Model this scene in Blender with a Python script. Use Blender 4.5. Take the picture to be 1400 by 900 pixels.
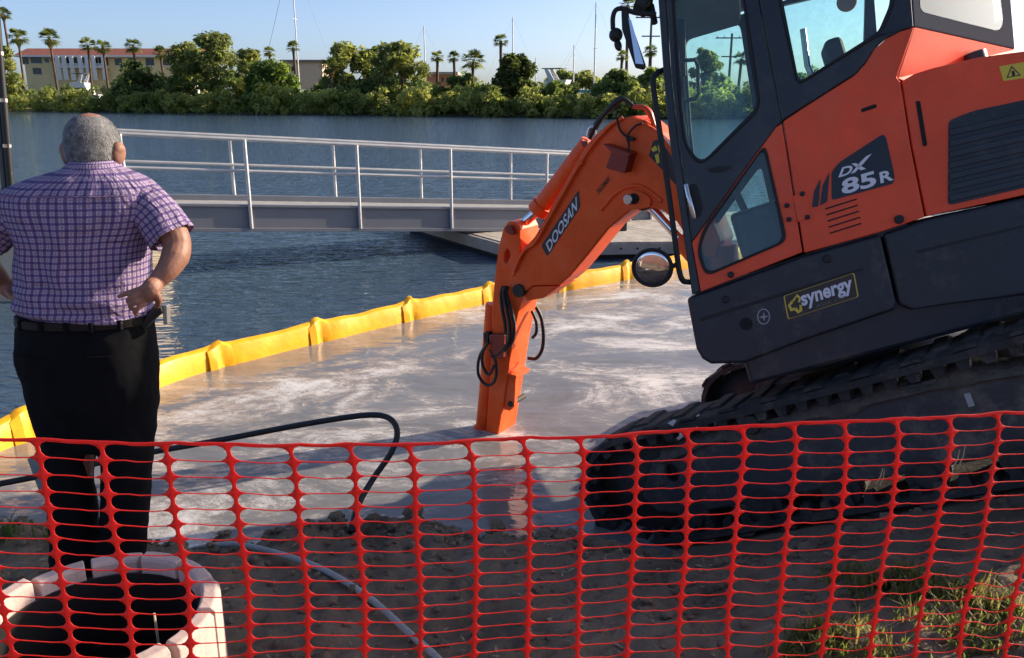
import bpy, bmesh, math, random
import numpy as np
from mathutils import Vector, Matrix, noise
from mathutils.geometry import tessellate_polygon

for _o in list(bpy.data.objects): bpy.data.objects.remove(_o)
S = bpy.context.scene
COL = S.collection
R = math.radians
random.seed(7); RNG = np.random.default_rng(7)

# ------------------------------------------------------------------ camera, sky, sun, exposure
FPX = 1133.0; TH = math.atan(320/FPX); CAMH = 1.85
cam = bpy.data.cameras.new('camera'); cam_o = bpy.data.objects.new('camera', cam); COL.objects.link(cam_o)
cam_o.location = (0, 0, CAMH); cam_o.rotation_euler = (math.pi/2 - TH, 0, 0)
cam.sensor_width = 36; cam.lens = FPX*36/1400; cam.clip_start = 0.05; cam.clip_end = 4000
S.camera = cam_o
SUN_AZ, SUN_EL = R(69), R(21.5)
w = bpy.data.worlds.new('World'); S.world = w; w.use_nodes = True
nt = w.node_tree; bgn = nt.nodes['Background']
sky = nt.nodes.new('ShaderNodeTexSky'); sky.sky_type = 'NISHITA'; sky.sun_disc = False
sky.sun_elevation = SUN_EL; sky.sun_rotation = SUN_AZ; sky.air_density = 0.5; sky.dust_density = 1.7; sky.ozone_density = 1.8
nt.links.new(sky.outputs[0], bgn.inputs[0]); bgn.inputs[1].default_value = 0.098
sl = bpy.data.lights.new('sun', 'SUN'); sun_o = bpy.data.objects.new('sun', sl); COL.objects.link(sun_o)
sl.energy = 3.5; sl.angle = R(0.5); sl.color = (1.0, 0.83, 0.62)
to_sun = Vector((math.sin(SUN_AZ)*math.cos(SUN_EL), math.cos(SUN_AZ)*math.cos(SUN_EL), math.sin(SUN_EL)))
sun_o.rotation_euler = (-to_sun).to_track_quat('-Z', 'Y').to_euler(); sun_o.location = (30, 10, 20)
S.view_settings.view_transform = 'Standard'; S.view_settings.look = 'None'
S.view_settings.exposure = 1.28; S.view_settings.gamma = 1.0

# ------------------------------------------------------------------ pixel -> place
CP = Vector((0, 0, CAMH)); CF = Vector((0, math.cos(TH), -math.sin(TH))); CU = Vector((0, math.sin(TH), math.cos(TH))); CX = Vector((1, 0, 0))
def ray(px, py): return CF + CX*((px-700)/FPX) + CU*((450-py)/FPX)
def on_plane(px, py, P0, n):
    d = ray(px, py); return CP + d*((P0-CP).dot(n)/d.dot(n))
def at_z(px, py, z): return on_plane(px, py, Vector((0, 0, z)), Vector((0, 0, 1)))
def at_y(px, py, y): return on_plane(px, py, Vector((0, y, 0)), Vector((0, 1, 0)))
WATER = -0.5
def smooth(a, b, x):
    t = min(1, max(0, (x-a)/(b-a))); return t*t*(3-2*t)
def lerp(a, b, t): return a+(b-a)*t

# ------------------------------------------------------------------ materials
MATS = {}
def mat(name, col, rough=0.5, metal=0.0, var=0.0, vscale=8.0, bump=0.0, bscale=60.0, coat=0.0, col2=None, spec=0.5, detail=4, coords='Object'):
    if name in MATS: return MATS[name]
    m = bpy.data.materials.new(name); m.use_nodes = True; MATS[name] = m
    n = m.node_tree.nodes; l = m.node_tree.links; b = n['Principled BSDF']
    b.inputs['Base Color'].default_value = (*col, 1); b.inputs['Roughness'].default_value = rough; b.inputs['Metallic'].default_value = metal
    b.inputs['Coat Weight'].default_value = coat; b.inputs['Specular IOR Level'].default_value = spec
    if var or bump or col2:
        tc = n.new('ShaderNodeTexCoord')
    if var or col2:
        nz = n.new('ShaderNodeTexNoise'); nz.inputs['Scale'].default_value = vscale; nz.inputs['Detail'].default_value = detail; nz.inputs['Roughness'].default_value = 0.65
        l.new(tc.outputs[coords], nz.inputs['Vector'])
        rp = n.new('ShaderNodeValToRGB'); rp.color_ramp.elements[0].position = 0.33; rp.color_ramp.elements[1].position = 0.68
        c2 = col2 if col2 else tuple(min(1, c*(1+var)) for c in col)
        c1 = col if col2 else tuple(c*(1-var) for c in col)
        rp.color_ramp.elements[0].color = (*c1, 1); rp.color_ramp.elements[1].color = (*c2, 1)
        l.new(nz.outputs['Fac'], rp.inputs['Fac']); l.new(rp.outputs['Color'], b.inputs['Base Color'])
        mr = n.new('ShaderNodeMapRange'); mr.inputs['To Min'].default_value = max(0.02, rough-0.08); mr.inputs['To Max'].default_value = min(1, rough+0.12)
        l.new(nz.outputs['Fac'], mr.inputs['Value']); l.new(mr.outputs[0], b.inputs['Roughness'])
    if bump:
        nb = n.new('ShaderNodeTexNoise'); nb.inputs['Scale'].default_value = bscale; nb.inputs['Detail'].default_value = 6
        l.new(tc.outputs[coords], nb.inputs['Vector'])
        bp = n.new('ShaderNodeBump'); bp.inputs['Strength'].default_value = bump; bp.inputs['Distance'].default_value = 0.01
        l.new(nb.outputs['Fac'], bp.inputs['Height']); l.new(bp.outputs[0], b.inputs['Normal'])
    return m

def grime(m, col=(0.30, 0.24, 0.18), amount=0.45, scale=5.0, lo=0.52, hi=0.78):
    n = m.node_tree.nodes; l = m.node_tree.links; b = n['Principled BSDF']; src = b.inputs['Base Color']
    tc = n.new('ShaderNodeTexCoord'); n1 = n.new('ShaderNodeTexNoise'); n1.inputs['Scale'].default_value = scale; n1.inputs['Detail'].default_value = 12; n1.inputs['Roughness'].default_value = 0.78
    n2 = n.new('ShaderNodeTexNoise'); n2.inputs['Scale'].default_value = 1.3; n2.inputs['Detail'].default_value = 3
    l.new(tc.outputs['Object'], n1.inputs['Vector']); l.new(tc.outputs['Object'], n2.inputs['Vector'])
    ad = n.new('ShaderNodeMath'); ad.operation = 'MULTIPLY_ADD'; ad.inputs[1].default_value = 0.35; l.new(n2.outputs['Fac'], ad.inputs[0]); l.new(n1.outputs['Fac'], ad.inputs[2])
    mr = n.new('ShaderNodeMapRange'); mr.inputs['From Min'].default_value = lo+.17; mr.inputs['From Max'].default_value = hi+.17; mr.inputs['To Max'].default_value = amount; l.new(ad.outputs[0], mr.inputs['Value'])
    mx = n.new('ShaderNodeMix'); mx.data_type = 'RGBA'; l.new(mr.outputs[0], mx.inputs[0]); mx.inputs[7].default_value = (*col, 1)
    if src.is_linked: l.new(src.links[0].from_socket, mx.inputs[6])
    else: mx.inputs[6].default_value = src.default_value
    l.new(mx.outputs[2], src); return m
ORANGE = mat('orange_paint', (0.90, 0.10, 0.036), 0.42, var=0.12, vscale=3.0, bump=0.05, bscale=25, spec=0.3)
ORANGE2 = mat('orange_arm_paint', (0.95, 0.105, 0.012), 0.42, var=0.15, vscale=5.0, bump=0.08, bscale=30, spec=0.35)
BLACK = mat('black_paint', (0.016, 0.020, 0.028), 0.42, var=0.35, vscale=4, bump=0.05, bscale=40)
CABBLK = mat('cab_black', (0.020, 0.026, 0.036), 0.38, var=0.2, vscale=3)
RUBBER = mat('track_rubber', (0.028, 0.028, 0.029), 0.8, var=0.4, vscale=14, bump=0.4, bscale=70)
GASKET = mat('gasket_rubber', (0.008, 0.008, 0.009), 0.6)
STEEL = mat('chrome_steel', (0.75, 0.75, 0.75), 0.14, 1.0)
MIRR = mat('mirror_glass', (0.85, 0.87, 0.9), 0.02, 1.0)
IRON = mat('dirty_iron', (0.02, 0.02, 0.022), 0.7, 0.0, col2=(0.05, 0.043, 0.036), vscale=7, bump=0.3, bscale=40)
FRAMEMUD = mat('track_frame_paint', (0.028, 0.033, 0.042), 0.55, col2=(0.05, 0.05, 0.05), vscale=5, bump=0.2, bscale=40)
MUD = mat('caked_mud', (0.07, 0.06, 0.05), 0.95, col2=(0.13, 0.11, 0.09), vscale=14, bump=1.0, bscale=60)
DECAL = mat('decal_dark', (0.012, 0.016, 0.026), 0.4)
WHITEP = mat('decal_white', (0.72, 0.73, 0.78), 0.45)
YELLOWP = mat('decal_yellow', (0.72, 0.55, 0.05), 0.45)
DARKHOLE = mat('dark_opening', (0.006, 0.006, 0.007), 0.8)
REDDARK = mat('red_brown_paint', (0.25, 0.028, 0.014), 0.45, var=0.2)
HOSE = mat('hose_rubber', (0.014, 0.014, 0.015), 0.5, var=0.3, vscale=20)
SEAT = mat('seat_vinyl', (0.03, 0.032, 0.035), 0.7, var=0.2)
SILVER = mat('handle_silver', (0.6, 0.62, 0.65), 0.25, 0.9)

for _m, _a in ((ORANGE, .20), (ORANGE2, .36), (BLACK, .36), (CABBLK, .14), (RUBBER, .5), (FRAMEMUD, .6)): grime(_m, amount=_a)
def glass_mat(name, tint, refl=1.45):
    m = bpy.data.materials.new(name); m.use_nodes = True; n = m.node_tree.nodes; l = m.node_tree.links
    n.remove(n['Principled BSDF']); out = n['Material Output']
    tr = n.new('ShaderNodeBsdfTransparent'); tr.inputs[0].default_value = (*tint, 1)
    gl = n.new('ShaderNodeBsdfGlossy'); gl.inputs['Roughness'].default_value = 0.015; gl.inputs[0].default_value = (0.9, 0.95, 0.95, 1)
    fr = n.new('ShaderNodeFresnel'); fr.inputs[0].default_value = refl
    df = n.new('ShaderNodeBsdfDiffuse'); df.inputs[0].default_value = (0.42, 0.5, 0.48, 1)
    tc = n.new('ShaderNodeTexCoord'); nz = n.new('ShaderNodeTexNoise'); nz.inputs['Scale'].default_value = 30; nz.inputs['Detail'].default_value = 8; nz.inputs['Roughness'].default_value = 0.75
    l.new(tc.outputs['Object'], nz.inputs['Vector'])
    mr = n.new('ShaderNodeMapRange'); mr.inputs['From Min'].default_value = 0.45; mr.inputs['From Max'].default_value = 0.85; mr.inputs['To Min'].default_value = 0.03; mr.inputs['To Max'].default_value = 0.13
    l.new(nz.outputs['Fac'], mr.inputs['Value'])
    m1 = n.new('ShaderNodeMixShader'); m2 = n.new('ShaderNodeMixShader')
    l.new(mr.outputs[0], m1.inputs[0]); l.new(tr.outputs[0], m1.inputs[1]); l.new(df.outputs[0], m1.inputs[2])
    l.new(fr.outputs[0], m2.inputs[0]); l.new(m1.outputs[0], m2.inputs[1]); l.new(gl.outputs[0], m2.inputs[2])
    l.new(m2.outputs[0], out.inputs[0]); MATS[name] = m
    return m
GLASS = glass_mat('cab_glass', (0.84, 0.96, 0.95))

def leaf_mat(name, c1, c2, scale=0.6):
    m = bpy.data.materials.new(name); m.use_nodes = True; n = m.node_tree.nodes; l = m.node_tree.links
    b = n['Principled BSDF']; b.inputs['Roughness'].default_value = 0.55; b.inputs['Specular IOR Level'].default_value = 0.3
    tc = n.new('ShaderNodeTexCoord'); oi = n.new('ShaderNodeObjectInfo'); nz = n.new('ShaderNodeTexNoise'); nz.inputs['Scale'].default_value = scale; nz.inputs['Detail'].default_value = 5; nz.inputs['Roughness'].default_value = 0.7
    l.new(tc.outputs['Object'], nz.inputs['Vector'])
    ad = n.new('ShaderNodeMath'); ad.operation = 'MULTIPLY_ADD'; ad.inputs[1].default_value = 0.35; l.new(oi.outputs['Random'], ad.inputs[0]); l.new(nz.outputs['Fac'], ad.inputs[2])
    rp = n.new('ShaderNodeValToRGB'); rp.color_ramp.elements[0].position = 0.42; rp.color_ramp.elements[1].position = 0.85
    rp.color_ramp.elements[0].color = (*c1, 1); rp.color_ramp.elements[1].color = (*c2, 1)
    l.new(ad.outputs[0], rp.inputs['Fac']); l.new(rp.outputs['Color'], b.inputs['Base Color'])
    tl = n.new('ShaderNodeBsdfTranslucent'); gn = n.new('ShaderNodeMix'); gn.data_type = 'RGBA'; gn.blend_type = 'MULTIPLY'; gn.inputs[0].default_value = 1; gn.inputs[7].default_value = (2.3, 2.5, 1.6, 1); l.new(rp.outputs['Color'], gn.inputs[6]); l.new(gn.outputs[2], tl.inputs[0])
    mx = n.new('ShaderNodeMixShader'); mx.inputs[0].default_value = 0.5
    l.new(b.outputs[0], mx.inputs[1]); l.new(tl.outputs[0], mx.inputs[2]); l.new(mx.outputs[0], n['Material Output'].inputs[0])
    MATS[name] = m
    return m
L_MANG = leaf_mat('mangrove_leaf', (0.15, 0.175, 0.055), (0.32, 0.31, 0.11), 0.5)
L_DARK = leaf_mat('dark_leaf', (0.085, 0.12, 0.042), (0.19, 0.215, 0.07), 0.5)
L_OAK = leaf_mat('oak_leaf', (0.09, 0.115, 0.04), (0.22, 0.225, 0.08), 0.35)
L_BRIGHT = leaf_mat('bright_leaf', (0.07, 0.115, 0.025), (0.18, 0.21, 0.05), 0.4)
L_PALM = leaf_mat('palm_leaf', (0.05, 0.068, 0.025), (0.14, 0.15, 0.045), 0.6)
L_THATCH = leaf_mat('dead_palm_leaf', (0.16, 0.11, 0.05), (0.26, 0.19, 0.09), 0.8)
BARK = mat('palm_bark', (0.11, 0.07, 0.045), 0.9, var=0.4, vscale=3)
BARK2 = mat('grey_bark', (0.12, 0.10, 0.08), 0.9, var=0.4, vscale=3)

# ------------------------------------------------------------------ mesh building
def tag(o, label=None, cat=None, group=None, kind=None):
    if label: o['label'] = label
    if cat: o['category'] = cat
    if group: o['group'] = group
    if kind: o['kind'] = kind
    return o
def empty(name, loc=(0, 0, 0), label=None, cat=None, group=None):
    o = bpy.data.objects.new(name, None); COL.objects.link(o); o.location = loc; o.empty_display_size = 0.2
    return tag(o, label, cat, group)
class MB:
    def __init__(s): s.v = []; s.f = []
    def add(s, vs, fs):
        k = len(s.v); s.v += [tuple(p) for p in vs]; s.f += [tuple(i+k for i in f) for f in fs]; return s
    def box8(s, p):      # 0-3 bottom ring, 4-7 top ring
        return s.add(p, [(3, 2, 1, 0), (4, 5, 6, 7), (0, 1, 5, 4), (1, 2, 6, 5), (2, 3, 7, 6), (3, 0, 4, 7)])
    def box(s, x0, x1, y0, y1, z0, z1):
        return s.box8([(x0, y0, z0), (x1, y0, z0), (x1, y1, z0), (x0, y1, z0), (x0, y0, z1), (x1, y0, z1), (x1, y1, z1), (x0, y1, z1)])
    def prism(s, outer, holes, off):
        """outer/holes: lists of 3D points on one plane; off: thickness vector"""
        loops = [[Vector(p) for p in outer]] + [[Vector(p) for p in h] for h in holes]
        off = Vector(off); allp = [p for lp in loops for p in lp]; N = len(allp); k = len(s.v)
        tris = tessellate_polygon(loops)
        s.v += [tuple(p) for p in allp] + [tuple(p+off) for p in allp]
        nrm = Vector((0, 0, 0))
        for t in tris:
            a, b, c = (allp[i] for i in t); nn = (b-a).cross(c-a)
            flip = nn.dot(off) > 0
            t2 = tuple(reversed(t)) if flip else tuple(t)
            s.f.append(tuple(i+k for i in t2)); s.f.append(tuple(i+k+N for i in reversed(t2)))
        st = 0
        for lp in loops:
            n = len(lp)
            for i in range(n):
                a = st+i; b = st+(i+1) % n
                s.f.append((a+k, b+k, b+k+N, a+k+N))
            st += n
        return s
    def tube(s, path, r, n=10, cap=True, squash=None):
        path = [Vector(p) for p in path]; m = len(path); rs = r if isinstance(r, (list, tuple)) else [r]*m
        t0 = (path[1]-path[0]).normalized(); up = Vector((0, 0, 1)) if abs(t0.z) < 0.9 else Vector((1, 0, 0))
        u = t0.cross(up).normalized(); k = len(s.v)
        for i, p in enumerate(path):
            t = (path[min(i+1, m-1)]-path[max(i-1, 0)]).normalized()
            u = (u - t*u.dot(t)).normalized(); v = t.cross(u)
            for j in range(n):
                a = 2*math.pi*j/n; s.v.append(tuple(p + (u*math.cos(a) + v*math.sin(a))*rs[i]))
        for i in range(m-1):
            for j in range(n):
                a = k+i*n+j; b = k+i*n+(j+1) % n; s.f.append((a, b, b+n, a+n))
        if cap:
            s.f.append(tuple(k+j for j in reversed(range(n)))); s.f.append(tuple(k+(m-1)*n+j for j in range(n)))
        return s
    def cyl(s, p0, p1, r, n=16, r1=None):
        return s.tube([p0, p1], [r, r if r1 is None else r1], n)
    def rings(s, rings, cap=True):
        n = len(rings[0]); k = len(s.v)
        for rg in rings: s.v += [tuple(p) for p in rg]
        for i in range(len(rings)-1):
            for j in range(n):
                a = k+i*n+j; b = k+i*n+(j+1) % n; s.f.append((a, b, b+n, a+n))
        if cap:
            s.f.append(tuple(k+j for j in reversed(range(n)))); s.f.append(tuple(k+(len(rings)-1)*n+j for j in range(n)))
        return s
    def ball(s, c, r, n=12, m=8):
        c = Vector(c); rr = r if isinstance(r, (tuple, list)) else (r, r, r)
        rg = [[(c.x+rr[0]*math.sin(math.pi*(i+.02)/(m+.04))*math.cos(2*math.pi*j/n), c.y+rr[1]*math.sin(math.pi*(i+.02)/(m+.04))*math.sin(2*math.pi*j/n), c.z-rr[2]*math.cos(math.pi*(i+.02)/(m+.04))) for j in range(n)] for i in range(m+1)]
        return s.rings(rg)
    def build(s, name, m, parent=None, smooth=None, bevel=0, seg=2, fix=True):
        me = bpy.data.meshes.new(name); me.from_pydata(s.v, [], s.f); me.update()
        if fix:
            bm = bmesh.new(); bm.from_mesh(me); bmesh.ops.recalc_face_normals(bm, faces=bm.faces); bm.to_mesh(me); bm.free()
        me.materials.append(m if not isinstance(m, str) else MATS[m])
        o = bpy.data.objects.new(name, me); COL.objects.link(o)
        if parent: o.parent = parent
        if smooth is not None:
            me.polygons.foreach_set('use_smooth', [True]*len(me.polygons))
            if smooth: me.set_sharp_from_angle(angle=R(smooth))
        if bevel:
            b = o.modifiers.new('bevel', 'BEVEL'); b.width = bevel; b.segments = seg; b.limit_method = 'ANGLE'; b.angle_limit = R(35); b.harden_normals = False
        return o
def spline(pts, n):
    """Catmull-Rom through pts"""
    P = [Vector(p) for p in pts]; P = [P[0]*2-P[1]] + P + [P[-1]*2-P[-2]]; out = []
    for i in range(1, len(P)-2):
        for j in range(n):
            t = j/n; a, b, c, d = P[i-1], P[i], P[i+1], P[i+2]
            out.append(0.5*((2*b)+(c-a)*t+(2*a-5*b+4*c-d)*t*t+(3*b-a-3*c+d)*t**3))
    out.append(P[-2]); return out
def text_flat(txt, bold=0.0, shear=0.0):
    """flat glyph mesh scaled into the unit square (u,v)"""
    cu = bpy.data.curves.new('lettering', 'FONT'); cu.body = txt; cu.size = 1; cu.offset = bold; cu.shear = shear; cu.resolution_u = 3
    o = bpy.data.objects.new('lettering', cu); COL.objects.link(o); bpy.context.view_layer.update()
    me = bpy.data.meshes.new_from_object(o.evaluated_get(bpy.context.evaluated_depsgraph_get()))
    vs = [v.co.copy() for v in me.vertices]; fs = [tuple(p.vertices) for p in me.polygons]
    bpy.data.objects.remove(o); bpy.data.curves.remove(cu); bpy.data.meshes.remove(me)
    x0 = min(v.x for v in vs); x1 = max(v.x for v in vs); y0 = min(v.y for v in vs); y1 = max(v.y for v in vs)
    return [((v.x-x0)/(x1-x0), (v.y-y0)/(y1-y0)) for v in vs], fs
def quad_map(q, u, v):   # q: bl, br, tr, tl pixels
    a = (lerp(q[0][0], q[1][0], u), lerp(q[0][1], q[1][1], u)); b = (lerp(q[3][0], q[2][0], u), lerp(q[3][1], q[2][1], u))
    return lerp(a[0], b[0], v), lerp(a[1], b[1], v)

# ================================================================== excavator frame (needed by the terrain)
def ex_pose(yaw, p, ro):
    yaw, p, ro = R(yaw), R(p), R(ro)
    r = Vector((math.cos(p)*math.cos(yaw), -math.cos(p)*math.sin(yaw), math.sin(p)))
    u0 = Vector((-math.sin(p)*math.cos(yaw), math.sin(p)*math.sin(yaw), math.cos(p)))
    c0 = u0.cross(r); u = u0*math.cos(ro)+c0*math.sin(ro); return r, u, u.cross(r)
XR, XU, XC = ex_pose(12, 20, 11)
XO = CP + ray(946, 403)*4.0 - XU*1.24
XM = Matrix((XR, XC, XU)).transposed().to_4x4(); XM.translation = XO
XI = XM.inverted()
def E(px, py, c=0.0): return XI @ on_plane(px, py, XO + XC*c, XC)     # machine-local point on side plane c
SLEW = R(18); SWC = Vector((0.80, 1.13, 0))                           # the tracks are turned under the house
SLEWM = Matrix.Translation(SWC) @ Matrix.Rotation(-SLEW, 4, 'Z') @ Matrix.Rotation(R(-3.3), 4, 'Y') @ Matrix.Translation(-SWC)
def track_xy(x, y):                                                   # world point -> along, across from the slew centre
    q = XI @ Vector((x, y, ramp_z(x, y))) - SWC; return q.x*math.cos(SLEW)-q.y*math.sin(SLEW), q.x*math.sin(SLEW)+q.y*math.cos(SLEW)
TRN = (XM.to_3x3() @ SLEWM.to_3x3()) @ Vector((0, 0, 1)); TRP = XM @ (SLEWM @ SWC)
def ramp_z(x, y):                                                     # height of the plane under the tracks
    return TRP.z - ((x-TRP.x)*TRN.x + (y-TRP.y)*TRN.y)/TRN.z

# ================================================================== ground, water
def ground_h(x, y):
    n1 = noise.noise((x*1.3, y*1.3, 3.1)); n2 = noise.noise((x*4, y*4, 7.7)); n3 = noise.noise((x*11, y*11, 1.3)); n4 = noise.noise((x*27, y*27, 5.3))
    edge = 3.38 + 0.14*n1 + 0.10*n2 + 0.05*n3
    if x > 0.05: edge += 0.12*smooth(0.05, 0.3, x)
    base = 0.30*smooth(0.6, 2.6, x) + 0.12*smooth(2.6, 4.5, x)
    left = lerp(base, -0.95, smooth(edge-0.14, edge+0.42, y))
    left -= 0.10*math.exp(-((y-edge+0.0)/0.22)**2)*0.3
    ta, tb = track_xy(x, y) if (abs(x) < 8 and 0 < y < 9) else (9, -9)
    mx = smooth(-2.0, -1.5, ta)*smooth(-2.25, -1.32, tb)*(1-smooth(2.2, 3.2, ta))
    back = smooth(6.3, 7.2, y - (x-2)*0.1)
    rz = max(-0.62, min(1.0, ramp_z(x, y)-0.005))
    rz = lerp(rz, -0.95, back)
    h = lerp(left, rz, mx)
    h += 0.07*math.exp(-(((x-0.22)/0.18)**2 + ((y-3.62)/0.14)**2))
    h += 0.10*math.exp(-(((x-1.2)/0.5)**2 + ((y-2.35)/0.22)**2))*(1-mx)        # grassy hump in front of the tracks
    amp = (1-0.75*mx)*(0.35 + 0.65*smooth(1.2, 2.2, y))
    h += amp*(0.036*n2 + 0.040*abs(n3) + 0.020*n4)
    h += amp*(0.075*max(0, n2)+.05*max(0, n3)+.0)*smooth(3.05, 3.4, y)*(1-smooth(edge-.05, edge+.18, y))*(1-smooth(.2, .6, x))
    return h
def grid_axis(segs):
    out = []
    for a, b, st in segs:
        k = max(1, round((b-a)/st)); out += [a+(b-a)*i/k for i in range(k)]
    out.append(segs[-1][1]); return out
gx = grid_axis([(-400, -60, 60), (-60, -12, 6), (-12, -3.2, 0.6), (-3.2, 2.9, 0.026), (2.9, 4.6, 0.09), (4.6, 12, 0.7), (12, 60, 6), (60, 400, 60)])
gy = grid_axis([(-300, -30, 45), (-30, -3, 3), (-3, 0.6, 0.4), (0.6, 1.7, 0.06), (1.7, 4.1, 0.026), (4.1, 7.6, 0.16), (7.6, 9, 0.7)])
gv = [(x, y, ground_h(x, y)) for y in gy for x in gx]; nx = len(gx)
gf = [(j*nx+i, j*nx+i+1, (j+1)*nx+i+1, (j+1)*nx+i) for j in range(len(gy)-1) for i in range(nx-1)]
def dirt_mat():
    m = mat('dirt', (0.095, 0.068, 0.045), 0.95, col2=(0.24, 0.178, 0.122), vscale=2.2, bump=0.9, bscale=38, detail=9)
    return m
g = MB(); g.v = gv; g.f = gf
ground = g.build('ground', dirt_mat(), smooth=0, fix=False); tag(ground, 'dark churned dirt bank', kind='structure')

def water_mat(name, deep, wave, muddy=False):
    m = bpy.data.materials.new(name); m.use_nodes = True; n = m.node_tree.nodes; l = m.node_tree.links; b = n['Principled BSDF']
    tc = n.new('ShaderNodeTexCoord'); mp = n.new('ShaderNodeMapping'); l.new(tc.outputs['Object'], mp.inputs[0])
    b.inputs['IOR'].default_value = 1.333
    def nz(scale, det, vec, dist=0.0, rough=0.55):
        t = n.new('ShaderNodeTexNoise'); t.inputs['Scale'].default_value = scale; t.inputs['Detail'].default_value = det; t.inputs['Distortion'].default_value = dist; t.inputs['Roughness'].default_value = rough
        l.new(vec, t.inputs['Vector']); return t.outputs['Fac']
    if not muddy:
        mp.inputs['Scale'].default_value = (0.50, 1.6, 1); mp.inputs['Rotation'].default_value = (0, 0, R(6))
        b.inputs['Base Color'].default_value = (*deep, 1); b.inputs['Roughness'].default_value = 0.035
        h1 = nz(1.9, 2, mp.outputs[0], 0.9); h2 = nz(5.5, 3, mp.outputs[0], 0.5); h3 = nz(0.25, 2, mp.outputs[0])
        a = n.new('ShaderNodeMath'); a.operation = 'MULTIPLY_ADD'; a.inputs[1].default_value = 0.75; l.new(h2, a.inputs[0]); l.new(h1, a.inputs[2])
        bp = n.new('ShaderNodeBump'); bp.inputs['Strength'].default_value = 1.0; bp.inputs['Distance'].default_value = wave
        l.new(a.outputs[0], bp.inputs['Height']); l.new(bp.outputs[0], b.inputs['Normal'])
    else:
        mp.inputs['Scale'].default_value = (0.55, 1.0, 1); mp.inputs['Rotation'].default_value = (0, 0, R(-18))
        f1 = nz(1.7, 10, mp.outputs[0], 0.7, 0.74); f2 = nz(13.0, 8, mp.outputs[0], 0.6, 0.78); f0 = nz(0.5, 2, mp.outputs[0], 0.5)
        a = n.new('ShaderNodeMath'); a.operation = 'MULTIPLY_ADD'; a.inputs[1].default_value = 0.45; l.new(f2, a.inputs[0]); l.new(f1, a.inputs[2])
        a2 = n.new('ShaderNodeMath'); a2.operation = 'MULTIPLY_ADD'; a2.inputs[1].default_value = 0.5; l.new(f0, a2.inputs[0]); l.new(a.outputs[0], a2.inputs[2])
        rp = n.new('ShaderNodeMapRange'); rp.interpolation_type = 'SMOOTHSTEP'; rp.inputs['From Min'].default_value = 0.95; rp.inputs['From Max'].default_value = 1.19
        l.new(a2.outputs[0], rp.inputs['Value'])
        base = n.new('ShaderNodeValToRGB'); base.color_ramp.elements[0].color = (0.155, 0.150, 0.146, 1); base.color_ramp.elements[1].color = (0.235, 0.235, 0.235, 1)
        base.color_ramp.elements[0].position = 0.35; base.color_ramp.elements[1].position = 0.65; l.new(f1, base.inputs['Fac'])
        mx = n.new('ShaderNodeMix'); mx.data_type = 'RGBA'; l.new(rp.outputs[0], mx.inputs[0]); l.new(base.outputs['Color'], mx.inputs[6]); mx.inputs[7].default_value = (0.64, 0.63, 0.63, 1)
        l.new(mx.outputs[2], b.inputs['Base Color'])
        ro = n.new('ShaderNodeMapRange'); ro.inputs['To Min'].default_value = 0.05; ro.inputs['To Max'].default_value = 0.65
        l.new(rp.outputs[0], ro.inputs['Value']); l.new(ro.outputs[0], b.inputs['Roughness'])
        mp2 = n.new('ShaderNodeMapping'); mp2.inputs['Scale'].default_value = (0.6, 1.2, 1); l.new(tc.outputs['Object'], mp2.inputs[0])
        h1 = nz(3.0, 3, mp2.outputs[0], 0.4); h2 = nz(16.0, 3, mp2.outputs[0])
        a3 = n.new('ShaderNodeMath'); a3.operation = 'MULTIPLY_ADD'; a3.inputs[1].default_value = 0.10; l.new(h2, a3.inputs[0]); l.new(h1, a3.inputs[2])
        a4 = n.new('ShaderNodeMath'); a4.operation = 'MULTIPLY_ADD'; a4.inputs[1].default_value = 0.25; l.new(rp.outputs[0], a4.inputs[0]); l.new(a3.outputs[0], a4.inputs[2])
        bp = n.new('ShaderNodeBump'); bp.inputs['Strength'].default_value = 1.0; bp.inputs['Distance'].default_value = wave
        l.new(a4.outputs[0], bp.inputs['Height']); l.new(bp.outputs[0], b.inputs['Normal'])
    MATS[name] = m
    return m
river = MB().add([(-1500, 0, WATER), (1500, 0, WATER), (1500, 900, WATER), (-1500, 900, WATER)], [(0, 1, 2, 3)]).build('river', water_mat('river_water', (0.050, 0.085, 0.130), 0.060))
tag(river, 'blue rippled river water', kind='structure')

BOOMPX = [(-260, 735), (-120, 668), (0, 612), (62, 590), (215, 527), (300, 501), (435, 467), (560, 437), (668, 413), (770, 397), (868, 379), (960, 363), (1080, 346), (1250, 330)]
BOOMW = [at_z(x, y, WATER) for x, y in BOOMPX]
poly = [(p.x, p.y, WATER+0.004) for p in BOOMW] + [(9, BOOMW[-1].y, WATER+0.004), (9, 3, WATER+0.004), (BOOMW[0].x, 3, WATER+0.004)]
mw = MB(); mw.v = poly; mw.f = [t for t in tessellate_polygon([[Vector(p) for p in poly]])]
mudw = mw.build('muddy_water', water_mat('muddy_water', None, 0.011, True), fix=True); tag(mudw, 'milky brown muddy water with foam inside the yellow boom', kind='structure')
if mudw.data.polygons[0].normal.z < 0: mudw.data.flip_normals()

# far bank
def bank_pt(px):
    py = 152 + 10*min(max(px, -100), 900)/820.0
    return at_z(px, py, WATER)
bk = [bank_pt(px) for px in range(-900, 2301, 80)]
fb = MB(); rows = []
for off, z in ((-0.6, -0.7), (1.5, -0.25), (6, 0.05), (40, 0.25), (1500, 0.3)):
    rows.append([(p.x*(1 if off < 1000 else 6), p.y+off, z) for p in bk])
k = len(bk)
for rw in rows: fb.v += rw
for i in range(len(rows)-1):
    for j in range(k-1): fb.f.append((i*k+j, i*k+j+1, (i+1)*k+j+1, (i+1)*k+j))
tag(fb.build('far_bank', mat('far_bank_soil', (0.06, 0.055, 0.035), 0.95, col2=(0.09, 0.10, 0.04), vscale=0.3), smooth=0), 'low far shore land under the mangroves', kind='structure')
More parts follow.
